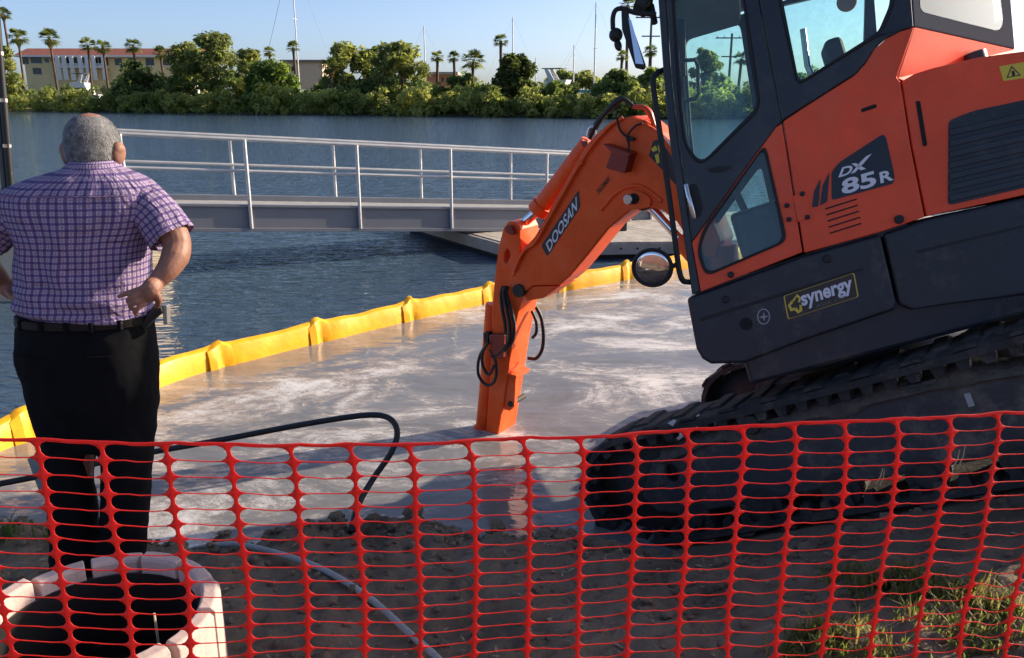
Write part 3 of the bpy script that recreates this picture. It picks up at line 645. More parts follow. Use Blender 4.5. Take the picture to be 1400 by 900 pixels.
# lugs low on the underside of the arm (facing the machine)
MB().prism([B(694, 512, .03), B(705, 516, .03), B(703, 556, .03), B(697, 562, .03), B(689, 560, .03)], [], BN*.04).build('lug_plate', ORANGE2, ARM, bevel=.005)
MB().prism([B(694, 512, .18), B(705, 516, .18), B(703, 556, .18), B(697, 562, .18), B(689, 560, .18)], [], BN*.04).build('lug_plate', ORANGE2, ARM, bevel=.005)
MB().prism([B(694, 510, .03), B(706, 514, .03), B(705, 519, .03), B(693, 515, .03)], [], BN*.19).build('lug_cap', ORANGE2, ARM, bevel=.003)
q = B(697, 553, .02); MB().cyl(q, q+BN*.20, .020, 12).build('pin', IRON, ARM, smooth=40)
# hydraulic hoses on the arm
for d_, c_ in ((0, -.03), (6, -.045), (12, -.03)):
    btube('arm_hose', HOSE, [(688+d_*.5, 392), (685+d_*.6, 402), (687+d_, 425), (691+d_, 447), (690+d_*.8, 468), (680+d_*.4, 484), (672, 487)], .013, c_, ARM)
btube('arm_hose', HOSE, [(664, 472), (655, 490), (654, 512), (664, 526), (674, 524), (679, 510), (677, 492), (670, 478)], .011, -.05, ARM)
btube('arm_hose', HOSE, [(668, 468), (660, 482), (660, 500), (668, 512), (676, 500)], .011, -.07, ARM)
btube('arm_hose', HOSE, [(733, 420), (740, 435), (743, 458), (741, 478), (733, 490), (722, 490)], .013, .20, ARM)
btube('arm_hose', HOSE, [(727, 425), (733, 440), (733, 455), (728, 462)], .011, .16, ARM)
bplate('valve_block', REDDARK, [(668, 458), (690, 458), (688, 490), (672, 492)], c0=-.055, th=.06, parent=ARM, bevel=.008)
bplate('valve_cap', GASKET, [(660, 455), (668, 455), (667, 472), (662, 472)], c0=-.04, th=.06, parent=ARM, bevel=.006)
# ---- mirrors and handrail at the cab front
hr = spline([E(907, 96, .05), E(898, 101, .02), E(893, 116, 0), (E(902, 180, -.02)), E(914, 262, -.02), E(925, 345, -.02), E(929, 372, -.02), E(934, 384, -.01), E(944, 386, .02)], 5)
MB().tube(hr, .014, 10).build('handrail', GASKET, EX, smooth=50)
mb = E(892, 366, -.04); me_ = E(912, 366, -.03)
RM = MB().tube([E(926, 362, -.02), me_], .012, 8).build('mirror_bracket', GASKET, EX, smooth=50)
vdir = (XI @ CP - mb).normalized(); vdir = (vdir + Vector((-.18, 0, -0.30))).normalized()
# round convex mirror
def dome(c, n, r, bulge, m=5, k=28):
    u = n.cross(Vector((0, 0, 1))).normalized(); v = u.cross(n); rg = []
    for i in range(m+1):
        t = i/m; rr = r*math.cos(t*math.pi/2*.97); h = bulge*math.sin(t*math.pi/2)
        rg.append([c + n*h + (u*math.cos(2*math.pi*j/k) + v*math.sin(2*math.pi*j/k))*rr for j in range(k)])
    return rg
rmm = MB().rings(dome(mb, -vdir, .098, .05)).build('round_mirror', GASKET, EX, smooth=60)
MB().rings(dome(mb+vdir*.002, vdir, .086, .014)).build('mirror_face', MIRR, rmm, smooth=0)
u_ = vdir.cross(Vector((0, 0, 1))).normalized(); v_ = u_.cross(vdir)
MB().tube([mb+vdir*.003+(u_*math.cos(a*math.pi/16)+v_*math.sin(a*math.pi/16))*.092 for a in range(33)], .009, 8).build('mirror_rim', GASKET, rmm, smooth=60)
# upper rectangular mirror
um = [(849, 14), (857, 14), (883, 90), (880, 95), (868, 92), (850, 40)]
UM = MB().prism(EP(um, -.02), [], (0.0, .03, 0)).build('mirror', GASKET, EX, bevel=.008)
MB().prism(EP([(859, 24), (863, 28), (880, 88), (869, 87)], -.024), [], (0, .003, 0)).build('mirror_face', MIRR, UM)
MB().tube(spline([E(897, 20, .02), E(870, 18, .02), E(852, 12, .02), E(842, 14, .02), E(838, 24, .02), E(838, 40, .02)], 5), .012, 8).build('mirror_bracket', GASKET, EX, smooth=50)
MB().ball(E(842, 48, .02), .034).build('mirror_joint', GASKET, EX, smooth=0)
MB().ball(E(845, 62, .02), (.018, .018, .03)).build('mirror_joint', GASKET, EX, smooth=0)
wl = MB().tube([E(872, 2, .1), E(886, 8, .1), E(890, 9, .1)], [.055, .06, .03], 16).build('work_light', GASKET, EX, smooth=40)
MB().tube([E(890, 8, .1), E(893, 22, .06), E(895, 32, .05)], .016, 8).build('light_bracket', GASKET, wl, smooth=50)
#PART3
# ================================================================== yellow floating boom
BY = grime(mat('yellow_pvc', (0.88, 0.42, 0.008), 0.42, var=0.12, vscale=6, bump=0.7, bscale=7), (.35, .22, .05), .5, 4.0)
CB = empty('containment_boom', tuple(BOOMW[5]), 'yellow floating containment boom curving across the muddy water', 'boom')
cbo = Vector(BOOMW[5])
line = spline([p for p in BOOMW], 8)
clen = [0]
for i in range(1, len(line)): clen.append(clen[-1]+(line[i]-line[i-1]).length)
def bl_at(s):
    i = max(0, min(len(line)-2, int(np.searchsorted(clen, s))-1)); t = (s-clen[i])/(clen[i+1]-clen[i]); return line[i].lerp(line[i+1], t), (line[i+1]-line[i]).normalized()
def s_of_px(px):
    best = min(range(len(line)), key=lambda i: abs(700+FPX*(line[i]-CP).dot(CX)/(line[i]-CP).dot(CF)-px)); return clen[best]
joints = [0] + [s_of_px(px) for px in (-120, 40, 300, 435, 560, 668, 765, 855, 960, 1080)] + [clen[-1]]
def boom_ring(p, d, h, wd, sag=0.0, yaw=0.0):
    nr = Vector((d.y, -d.x, 0)); out = []
    prof = [(-.5, -.10), (-.52, .2), (-.46, .62), (-.30, .90), (-.08, 1.0), (.10, .99), (.34, .90), (.50, .62), (.58, .2), (.6, -.10)]
    for (u, v) in prof: q = p - cbo + nr*(u*wd) + Vector((0, 0, v*h)); out.append(q)
    return out
for k in range(len(joints)-1):
    a, b = joints[k], joints[k+1]; m = MB(); rg = []; N = 14
    for i in range(N+1):
        t = i/N; s = lerp(a+.015, b-.015, t); p, d = bl_at(s); e = math.sin(math.pi*min(1, t*6)/2)*math.sin(math.pi*min(1, (1-t)*6)/2)
        wob = 0.02*noise.noise((s*3, 1, 2))
        rg.append(boom_ring(p+Vector((0, 0, wob*.3)), d, lerp(.225, .20, e)+wob, lerp(.06, .125, e)*(1+.25*noise.noise((s*2.1, 6, 1)))))
    m.rings(rg).build('float_segment', BY, CB, smooth=32)
    if k:
        p, d = bl_at(a); nr = Vector((d.y, -d.x, 0)); o = p-cbo; m = MB(); rg = []
        for (t, h, wd) in ((-.13, .195, .12), (-.06, .228, .13), (-.02, .248, .09), (.02, .252, .09), (.04, .235, .11), (.11, .20, .13)):
            rg.append(boom_ring(p+d*t, d, h+.012*random.uniform(-1, 1), wd+.02))
        m.rings(rg).build('joint_fold', BY, CB, smooth=30)

# ================================================================== gangway, pier, floating dock
ALU = mat('aluminium', (0.50, 0.50, 0.50), 0.42, 0.4, var=0.08, vscale=4)
ALUF = mat('aluminium_shaded', (0.155, 0.165, 0.19), 0.55, 0.0, var=0.08, vscale=2)  # darker copy of the rail aluminium: the beams' shade is put into the colour
G0 = at_y(163, 183, 10.76); G1 = at_y(790, 212, 13.8); gd = (G1-G0); glen = gd.length; gdir = gd.normalized()
ghz = Vector((gd.x, gd.y, 0)).normalized(); gper = Vector((-ghz.y, ghz.x, 0)); GW = 1.2; GT = 1.0/6.0
GA = empty('gangway', tuple(G0-Vector((0, 0, 1.25))), 'aluminium gangway with pipe railings sloping down to the floating dock', 'gangway'); ga0 = G0-Vector((0, 0, 1.25))
def GP(t, w, h): return G0 + gd*t + gper*w + Vector((0, 0, h)) - ga0     # h relative to top rail
T0, T1 = -0.16, 1.22
def gbox(t0, t1, w0, w1, h0, h1): return [GP(t0, w0, h0), GP(t1, w0, h0), GP(t1, w1, h0), GP(t0, w1, h0), GP(t0, w0, h1), GP(t1, w0, h1), GP(t1, w1, h1), GP(t0, w1, h1)]
for w0 in (0, GW):
    sgn = -1 if w0 == 0 else 1
    MB().box8(gbox(T0, T1, w0-.02, w0+.02, -1.235, -.90)).build('side_beam', ALUF, GA, bevel=.006)
    for (h, th) in ((-1.245, .05), (-.905, .035)): MB().box8(gbox(T0, T1, w0-.055 if sgn < 0 else w0-.02, w0+.02 if sgn < 0 else w0+.055, h, h+th)).build('beam_flange', ALUF, GA, bevel=.004)
    MB().tube([GP(0 if w0 == 0 else 0, w0, 0), GP(T1, w0, 0)], .026, 10).build('top_rail', ALU, GA, smooth=50)
    MB().tube([GP(0, w0, -.42), GP(T1, w0, -.42)], .021, 10).build('mid_rail', ALU, GA, smooth=50)
def gpt(px):   # parameter along the near rail for a pixel column
    lo, hi = -1, 3
    for _ in range(50):
        m = (lo+hi)/2; p = G0+gd*m; x = 700+FPX*(p-CP).dot(CX)/(p-CP).dot(CF)
        if x < px: lo = m
        else: hi = m
    return lo
ps = [0.0] + [gpt(x) for x in (333, 486, 614, 746, 862)] + [T1]
for t in ps:
    MB().tube([GP(t, -.045, 0), GP(t, -.045, -1.2)], .025, 10).build('rail_post', ALU, GA, smooth=50)
    MB().tube([GP(t, GW+.045, 0), GP(t, GW+.045, -1.2)], .025, 10).build('rail_post', ALU, GA, smooth=50)
MB().box8(gbox(T0, T1, .02, GW-.02, -.99, -.95)).build('deck', mat('gangway_deck', (.30, .30, .30), .7, var=.15), GA)
CONC = mat('concrete', (0.36, 0.33, 0.29), 0.85, var=0.18, vscale=2.5, bump=0.3, bscale=12)
WOODW = mat('weathered_dock', (0.40, 0.36, 0.31), 0.85, var=0.22, vscale=5, bump=0.3, bscale=20)
# fixed pier at the shore end of the gangway (mostly hidden behind the man)
g_l = GP(T0, 0, 0)+ga0
PI_ = empty('pier', (g_l.x-1.6, g_l.y, WATER), 'sunlit beige concrete pier block where the gangway starts', 'pier')
pl_ = Vector((g_l.x-1.6, g_l.y, WATER))
MB().box(-4.5, 1.9, -.75, 3.2, -.5, .70).build('pier_cap', mat('beige_concrete', (.55, .45, .32), .85, var=.12, vscale=2), PI_, bevel=.02)
for i in range(12):
    x0 = -4.5+i*.533; MB().box(x0+.006, x0+.527, -.78, 3.22, .703, .735).build('deck_plank', mat('pier_plank', (.42, .35, .26), .85, var=.2, vscale=4), PI_, bevel=.004)
# dark mast poles standing by the pier
for (px, h_, lab_) in ((6, 4.2, 'dark slender steel pole at the pier edge, lighter of a pair'), (15, 3.9, 'black jointed pole at the pier edge beside a thinner pole')):
    b_ = at_y(px, 262, 10.0); PO = empty('mooring_pole', (b_.x-.12, b_.y, WATER-.3), lab_, 'pole', 'poles at the pier'); PO.rotation_euler = (0, R(4.5), 0)
    MB().tube([(0, 0, 0), (0, 0, h_)], .042 if px > 10 else .034, 12).build('pole_shaft', mat('pole_dark%d' % px, (.012, .013, .015) if px > 10 else (.07, .07, .075), .45), PO, smooth=50)
    for j in range(7): MB().tube([(0, 0, .5+j*.52), (0, 0, .54+j*.52)], .052 if px > 10 else .042, 12).build('pole_collar', STEEL if px > 10 else BLACK, PO, smooth=40)
# floating dock
dn = at_z(690, 357, WATER); dl = at_z(606, 331, WATER); dr = at_z(868, 354, WATER)
DT = -0.25; dd = (dr-dn); dd.z = 0; dd.normalize(); de = Vector((dl.x-dn.x, dl.y-dn.y, 0)).normalized(); DL = (dl-dn).length; DW = 9.0
DK = empty('floating_dock', (dn.x, dn.y, WATER), 'low weathered floating dock under the end of the gangway', 'dock')
def DP(s, t, z): return dd*s + de*t + Vector((0, 0, z-WATER))
MB().box8([DP(.08, .08, -.75), DP(DW, .08, -.75), DP(DW, DL+1.5, -.75), DP(.08, DL+1.5, -.75), DP(.08, .08, DT-.05), DP(DW, .08, DT-.05), DP(DW, DL+1.5, DT-.05), DP(.08, DL+1.5, DT-.05)]).build('float_block', mat('dock_float', (.015, .015, .016), .7), DK)
MB().box8([DP(0, -.04, -.43), DP(DW, -.04, -.43), DP(DW, .04, -.43), DP(0, .04, -.43), DP(0, -.04, DT), DP(DW, -.04, DT), DP(DW, .04, DT), DP(0, .04, DT)]).build('fascia_board', CONC, DK, bevel=.01)
MB().box8([DP(-.04, -.04, -.43), DP(.04, -.04, -.43), DP(.04, DL+1.5, -.43), DP(-.04, DL+1.5, -.43), DP(-.04, -.04, DT-.003), DP(.04, -.04, DT-.003), DP(.04, DL+1.5, DT-.003), DP(-.04, DL+1.5, DT-.003)]).build('fascia_board', CONC, DK, bevel=.01)
npl = 60
for i in range(npl):
    s0 = .05+i*(DW-.05)/npl; s1 = s0+(DW-.05)/npl-.008; z1 = DT+.012+random.uniform(-.003, .003)
    MB().box8([DP(s0, -.05, DT-.03), DP(s1, -.05, DT-.03), DP(s1, DL+1.5, DT-.03), DP(s0, DL+1.5, DT-.03), DP(s0, -.05, z1), DP(s1, -.05, z1), DP(s1, DL+1.5, z1), DP(s0, DL+1.5, z1)]).build('deck_plank', WOODW, DK)
for i in range(14):
    c_ = DP(.35+i*.27+random.uniform(-.04, .04), -.05, -.335); MB().cyl(c_, c_-de*.02, .014, 8).build('bolt', DARKHOLE, DK)
rb = DP(2.0, 1.1, DT); MB().box8([rb+dd*a_+de*b_+Vector((0, 0, c_)) for c_ in (0, .22) for a_, b_ in ((0, 0), (.55, 0), (.55, .5), (0, .5))]).build('dock_locker', BLACK, DK, bevel=.03)

# ================================================================== man
MY = 2.8
def W(px, py, y=MY): return at_y(px, py, y)
PS = empty('person', (W(118, 500).x, MY, 0), 'grey haired man in purple plaid shirt and black trousers seen from behind, hands on hips', 'person'); PO_ = Vector(PS.location)
def wl(px, py, y=MY): return W(px, py, y)-PO_
def seg_ring(cx, z, rx, ryb, ryf, yc, n=28, p=2.3):
    out = []
    for j in range(n):
        a = 2*math.pi*j/n; c, s = math.cos(a), math.sin(a); k = (abs(c)**p+abs(s)**p)**(-1/p)
        out.append(Vector((cx+rx*c*k, yc+(ryf if s > 0 else ryb)*s*k, z)))
    return out
SKIN = mat('skin', (0.27, 0.125, 0.082), 0.55, var=0.14, vscale=18, bump=0.12, bscale=90)
def limb(b, pts, rad, n=14, k=5):
    P = spline(pts, k); Rr = []
    for i in range(len(pts)-1):
        for j in range(k): Rr.append(lerp(rad[i], rad[i+1], j/k))
    Rr.append(rad[-1]); b.tube(P, Rr, n)
TOR = [(219, 99, 157, .070, .07), (227, 93, 163, .085, .08), (234, 78, 175, .10, .09), (242, 48, 193, .115, .10), (252, 20, 207, .128, .11), (265, 2, 217, .142, .12), (284, 3, 219, .150, .13), (304, 13, 214, .152, .14), (330, 26, 203, .148, .15), (360, 27, 201, .145, .16), (390, 28, 203, .15, .17), (408, 27, 206, .157, .175), (417, 28, 207, .157, .175), (425, 32, 205, .148, .16), (432, 35, 203, .135, .15)]
def torso_ring(row, shrink=0.0, n=64):
    y, xl, xr, rb_, rf_ = row; a = wl(xl, y); b = wl(xr, y); return seg_ring((a.x+b.x)/2, a.z, (b.x-a.x)/2-shrink, rb_-shrink, rf_-shrink, 0.0, n, 2.35)
body = MB()
# head, neck
hc = wl(121, 196); hw = (wl(155, 196)-wl(87, 196)).x/2
hd = MB(); top = wl(121, 155).z; chin = top-.245
prof = [(0, .05), (.02, .33), (.07, .60), (.15, .82), (.27, .96), (.40, 1.0), (.52, .97), (.64, .90), (.76, .80), (.88, .62), (.97, .40), (1.0, .15)]
rg = []
for t, k in prof:
    z = top-(top-chin)*t; back = .095*min(1, k*1.05)*(1 if t < .55 else lerp(1, .55, (t-.55)/.45)); fr = .10*k
    rg.append(seg_ring(hc.x, z, hw*.97*k, max(.01, back), max(.01, fr), 0.03, 28, 2.1))
hd.rings(rg); body.add(hd.v, hd.f)
limb(body, [(hc.x, .03, chin+.13), (hc.x, .01, chin+.03), (hc.x, 0, wl(118, 246).z)], [.066, .064, .075])
nose_y = .03+.10
body.ball((hc.x, nose_y+.005, top-.135), (.016, .022, .028)); body.ball((hc.x-.032, nose_y-.012, top-.12), (.014, .01, .009)); body.ball((hc.x+.032, nose_y-.012, top-.12), (.014, .01, .009)); body.ball((hc.x, nose_y-.01, top-.185), (.026, .012, .012))
for sx in (-1, 1):
    e = MB(); c_ = Vector((hc.x+sx*(hw*.98+.010), .012, top-.128)); e.ball((0, 0, 0), (.013, .026, .038)).ball((sx*.004, .0, .012), (.011, .022, .018)); M_ = Matrix.Translation(c_) @ Matrix.Rotation(sx*R(-32), 4, 'Z') @ Matrix.Rotation(R(-8), 4, 'X')
    body.add([M_ @ Vector(v) for v in e.v], e.f)
# core torso inside the clothes
body.rings([torso_ring(r_, .03, 28) for r_ in TOR[2:]])
# right arm (camera right)
S_r = wl(205, 272); E_r = wl(244, 336, MY-.07); H_r = wl(214, 385, MY-.15)
limb(body, [S_r, wl(222, 298, MY-.035), wl(238, 322, MY-.06), wl(242, 338, MY-.075), wl(239, 352, MY-.10), wl(229, 369, MY-.13), H_r], [.056, .053, .048, .045, .045, .037, .028], 16, 6)
# right hand: back of the fist on the hip, index finger pointing
py_ = MY-.185
def hp(x, y, d=0): return wl(x, y, py_-d)
limb(body, [H_r, hp(206, 391), hp(199, 397), hp(192, 400)], [.026, .025, .021, .013], 12)
limb(body, [H_r, hp(209, 396), hp(203, 405), hp(196, 411)], [.026, .025, .022, .013], 12)
limb(body, [hp(196, 394, .010), hp(183, 398, .016), hp(172, 402, .013), hp(161, 406, .006)], [.0098, .0092, .0084, .0066], 10)
limb(body, [hp(193, 401, .012), hp(182, 405, .028), hp(175, 411, .026), hp(180, 416, .012)], [.0096, .0090, .0084, .007], 10)
limb(body, [hp(195, 409, .012), hp(185, 413, .030), hp(178, 419, .028), hp(184, 424, .012)], [.0094, .0088, .0082, .007], 10)
limb(body, [hp(199, 415, .010), hp(190, 421, .026), hp(184, 427, .024), hp(190, 431, .010)], [.0086, .008, .0074, .0064], 10)
limb(body, [hp(210, 394), hp(215, 404, .004), hp(217, 412, -.008), hp(214, 420, -.03)], [.015, .0125, .011, .009], 10)
# left arm
S_l = wl(33, 272); E_l = wl(-34, 342, MY-.05); H_l = wl(4, 386, MY+.03)
limb(body, [S_l, wl(0, 304, MY-.02), E_l], [.058, .055, .047]); limb(body, [E_l, wl(-24, 358, MY-.02), wl(-8, 374, MY), H_l], [.047, .047, .037, .029])
limb(body, [H_l, wl(12, 394, MY+.03), wl(20, 402, MY+.03)], [.03, .034, .028])
for i in range(4):
    limb(body, [wl(18, 398+i*3, MY+.03), wl(26, 401+i*5, MY+.05), wl(34, 404+i*5, MY+.08), wl(40, 407+i*5, MY+.11)], [.011, .0105, .010, .008], 10)
limb(body, [wl(10, 396, MY+.02), wl(16, 405, MY-.01), wl(24, 409, MY-.03), wl(32, 411, MY-.05)], [.015, .013, .012, .009], 10)
# legs
LEG = {'l': [(470, 74, .10), (600, 94, .085), (680, 100, .062), (760, 103, .052), (822, 104, .045)], 'r': [(470, 165, .10), (600, 170, .085), (680, 170, .062), (760, 165, .052), (822, 163, .045)]}
for k_, pts in LEG.items():
    limb(body, [wl(x, y) for y, x, _ in pts], [r_ for _, _, r_ in pts])
    ank = wl(pts[-1][1], 815); limb(body, [(ank.x, -.03, .06), (ank.x, .06, .05), (ank.x, .17, .035)], [.04, .042, .03])
bo = body.build('body', SKIN, PS, smooth=0)
rm = bo.modifiers.new('skin', 'REMESH'); rm.mode = 'VOXEL'; rm.voxel_size = .0036; rm.use_smooth_shade = True
sm_ = bo.modifiers.new('relax', 'SMOOTH'); sm_.factor = .4; sm_.iterations = 2
# hair: close cropped cap with a thin crown
HAIR = mat('grey_hair', (0.055, 0.056, 0.062), 0.8, col2=(0.20, 0.20, 0.205), vscale=22, bump=0.7, bscale=160, detail=8)
hv = MB(); rg = []
for t, k in [(.035, .46), (.06, .58), (.10, .72), (.15, .84), (.27, .985), (.40, 1.03), (.50, 1.015), (.58, .97), (.62, .93)]:
    z = top-(top-chin)*t; back = .101*min(1, k*1.05)*(1 if t < .55 else lerp(1, .80, (t-.55)/.3)); N = 40; ring = []
    full = seg_ring(hc.x, z, hw*.985*k, back, .102*k, 0.03, N, 2.1)
    ring = [full[(int(N*.40)+j) % N] for j in range(int(N*.70)+1)]
    rg.append([p+Vector((0, -.002, 0)) for p in ring])
for r_ in rg: hv.v += [tuple(p) for p in r_]
m_ = len(rg[0])
for i in range(len(rg)-1):
    for j in range(m_-1): hv.f.append((i*m_+j, i*m_+j+1, (i+1)*m_+j+1, (i+1)*m_+j))
ho = hv.build('hair', HAIR, PS, smooth=0)
so = ho.modifiers.new('thick', 'SOLIDIFY'); so.thickness = .006; so.offset = -1
sb = ho.modifiers.new('sub', 'SUBSURF'); sb.levels = sb.render_levels = 2
# strands of short hair
hs = MB(); hr_ = random.Random(3)
def hair_pt(t, f):
    i = t*(len(rg)-1); i0 = min(int(i), len(rg)-2); j = f*(m_-1); j0 = min(int(j), m_-2); ti, tj = i-i0, j-j0
    return rg[i0][j0].lerp(rg[i0][j0+1], tj).lerp(rg[i0+1][j0].lerp(rg[i0+1][j0+1], tj), ti)
for _ in range(9000):
    t = hr_.random(); f = hr_.random()
    if t < .35 and hr_.random() < .7: continue
    if t > .96-.10*hr_.random(): continue
    p = hair_pt(t, f); nrm_ = (p-Vector((hc.x, .03, p.z))).normalized(); dn_ = (Vector((hr_.uniform(-.3, .3), 0, -1))*.7+nrm_*hr_.uniform(.15, .5)).normalized(); L_ = hr_.uniform(.006, .013); sd_ = nrm_.cross(dn_).normalized()*.0007
    hs.add([p-sd_, p+sd_, p+dn_*L_], [(0, 1, 2)])
hs.build('hair_strands', mat('grey_hair_strand', (.07, .07, .075), .6, col2=(.36, .36, .36), vscale=60), ho, fix=False)
# shirt: plaid by fabric coordinates
def plaid_mat():
    m = bpy.data.materials.new('plaid_cotton'); m.use_nodes = True; n = m.node_tree.nodes; l = m.node_tree.links; b = n['Principled BSDF']; b.inputs['Roughness'].default_value = .85; b.inputs['Specular IOR Level'].default_value = .2
    uv = n.new('ShaderNodeUVMap'); sp = n.new('ShaderNodeSeparateXYZ'); l.new(uv.outputs[0], sp.inputs[0])
    def stripes(sock, freq, width, ph=0.0):
        a = n.new('ShaderNodeMath'); a.operation = 'MULTIPLY_ADD'; a.inputs[1].default_value = freq; a.inputs[2].default_value = ph; l.new(sock, a.inputs[0])
        f = n.new('ShaderNodeMath'); f.operation = 'FRACT'; l.new(a.outputs[0], f.inputs[0])
        s = n.new('ShaderNodeMath'); s.operation = 'SUBTRACT'; s.inputs[1].default_value = .5; l.new(f.outputs[0], s.inputs[0])
        ab = n.new('ShaderNodeMath'); ab.operation = 'ABSOLUTE'; l.new(s.outputs[0], ab.inputs[0])
        r_ = n.new('ShaderNodeMapRange'); r_.inputs['From Min'].default_value = width; r_.inputs['From Max'].default_value = width*1.35; r_.inputs['To Min'].default_value = 1; r_.inputs['To Max'].default_value = 0; l.new(ab.outputs[0], r_.inputs['Value']); return r_.outputs[0]
    def mix(fac, a, b_, k):
        mx = n.new('ShaderNodeMix'); mx.data_type = 'RGBA'; mm = n.new('ShaderNodeMath'); mm.operation = 'MULTIPLY'; mm.inputs[1].default_value = k; l.new(fac, mm.inputs[0]); l.new(mm.outputs[0], mx.inputs[0])
        if isinstance(a, tuple): mx.inputs[6].default_value = (*a, 1)
        else: l.new(a, mx.inputs[6])
        mx.inputs[7].default_value = (*b_, 1); return mx.outputs[2]
    X, Y = sp.outputs[0], sp.outputs[1]; F = 1/.0215
    c = mix(stripes(X, F, .17), (.40, .34, .45), (.08, .05, .17), .82)
    c = mix(stripes(Y, F, .15), c, (.07, .04, .17), .8)
    c = mix(stripes(X, F, .07, .5), c, (.22, .10, .20), .55); c = mix(stripes(Y, F, .06, .5), c, (.22, .12, .24), .5)
    l.new(c, b.inputs['Base Color'])
    tc = n.new('ShaderNodeTexCoord'); nz = n.new('ShaderNodeTexNoise'); nz.inputs['Scale'].default_value = 14; nz.inputs['Detail'].default_value = 5; l.new(tc.outputs['Object'], nz.inputs['Vector'])
    bp = n.new('ShaderNodeBump'); nz.inputs['Distortion'].default_value = 1.2; bp.inputs['Strength'].default_value = .8; bp.inputs['Distance'].default_value = .03; l.new(nz.outputs['Fac'], bp.inputs['Height']); l.new(bp.outputs[0], b.inputs['Normal']); MATS['plaid_cotton'] = m; return m
PLAID = plaid_mat()
def cloth_uv(name, rings, m, parent, vlen, wrinkle=None, closed=True):
    """rings with uv: u = arc length, v = given"""
    n = len(rings[0]); b = MB(); vs = []; uvs = []
    for i, rg_ in enumerate(rings):
        L_ = [0]
        for j in range(n): L_.append(L_[-1]+(rg_[(j+1) % n]-rg_[j]).length)
        ref = 0.24*n
        for j in range(n+1):
            p = rg_[j % n].copy()
            if wrinkle: p = wrinkle(p, i/(len(rings)-1), j/n)
            vs.append(p); uvs.append((j/n*1.25*vlen[0], vlen[1][i]))
    b.v = [tuple(p) for p in vs]; fs = [(i*(n+1)+j, i*(n+1)+j+1, (i+1)*(n+1)+j+1, (i+1)*(n+1)+j) for i in range(len(rings)-1) for j in range(n)]; b.f = fs
    me = bpy.data.meshes.new(name); me.from_pydata(b.v, [], b.f); uvl = me.uv_layers.new(name='UVMap')
    for lp in me.loops: uvl.data[lp.index].uv = uvs[lp.vertex_index]
    me.materials.append(m); me.polygons.foreach_set('use_smooth', [True]*len(me.polygons)); o = bpy.data.objects.new(name, me); COL.objects.link(o); o.parent = parent; return o
def dense_rows(rows, k):
    out = []; A = [np.array(r_, float) for r_ in rows]
    for i in range(len(A)-1):
        p0 = A[max(0, i-1)]; p1 = A[i]; p2 = A[i+1]; p3 = A[min(len(A)-1, i+2)]
        for j in range(k):
            t = j/k; out.append(0.5*(2*p1+(p2-p0)*t+(2*p0-5*p1+4*p2-p3)*t*t+(3*p1-p0-3*p2+p3)*t**3))
    out.append(A[-1]); return out
rows_ = dense_rows(TOR, 7)
def wr(p, v, u):
    z = p.z; back = smooth(.45, .6, u)*(1-smooth(.9, 1.0, u))
    bl = smooth(1.30, 1.10, z)                                     # blousing above the belt
    a = .010*noise.noise((p.x*8, p.y*5, z*4)) + .007*noise.noise((p.x*19, 3, z*7)) + .007*abs(noise.noise((p.x*6+z*5, 5, z*3-p.x*4)))
    a += bl*(.012*noise.noise((p.x*7+2, 1, z*26)) + .008*math.sin(z*95+p.x*9+2*noise.noise((p.x*5, 2, z*4))))
    a += .006*math.sin(p.x*60+z*12)*smooth(1.15, 1.3, z)*(1-smooth(1.36, 1.5, z))*back*noise.noise((p.x*4, 8, z*3))*2
    c_ = Vector((hc.x-.01, 0, z)); d_ = (p-c_); d_.z = 0
    return p + d_.normalized()*a
rr = [torso_ring(r_, 0, 96) for r_ in rows_]
tz = [r_[0].z for r_ in rr]
SH = cloth_uv('shirt', rr, PLAID, PS, (1.0, [-z for z in tz]), wr)
# yoke seam
ys = [torso_ring(r_, -.003, 96) for r_ in rows_ if 262 <= r_[0] <= 266][:1]
if ys: MB().tube([ys[0][j] for j in range(50, 96)], .0025, 6).build('yoke_seam', PLAID, SH, smooth=0)
# collar
col_r = []
for (y, xl, xr, rb_, rf_) in ((239, 87, 169, .098, .085), (230, 93, 163, .090, .078), (223, 97, 159, .082, .072), (221, 98, 158, .076, .068)):
    col_r.append(torso_ring((y, xl, xr, rb_, rf_), -.004, 48))
cloth_uv('collar', col_r, PLAID, SH, (1.0, [0, .028, .05, .06]))
# sleeves
def sleeve(a, b_, c_, r0, r1, nm):
    P = spline([a, b_, c_], 10); rings_ = []; vl = []; s = 0
    for i, p in enumerate(P):
        t = (P[min(i+1, len(P)-1)]-P[max(i-1, 0)]).normalized(); u_ = t.cross(Vector((0, 1, 0))).normalized(); v_ = u_.cross(t)
        f = i/(len(P)-1); r_ = lerp(r0, r1, f)
        if i: s += (p-P[i-1]).length
        vl.append(s); rings_.append([p+(u_*math.cos(2*math.pi*j/40)+v_*math.sin(2*math.pi*j/40))*(r_*(1+.05*noise.noise((f*5, j*.5, 3)))+.005*math.sin(j*.9+f*5)*f) for j in range(40)])
    t = (P[-1]-P[-2]).normalized(); rings_.append([p+(P[-1]-p)*.06-t*.004 for p in rings_[-1]]); vl.append(s+.005)
    rings_.append([p-t*.05 for p in rings_[-1]]); vl.append(s+.05)
    return cloth_uv(nm, rings_, PLAID, SH, (.40, vl))
sleeve(wl(182, 272), wl(211, 291, MY-.03), wl(236, 326, MY-.055), .078, .076, 'sleeve')
sleeve(wl(58, 282), wl(16, 294, MY-.02), wl(-20, 324, MY-.035), .074, .076, 'sleeve')
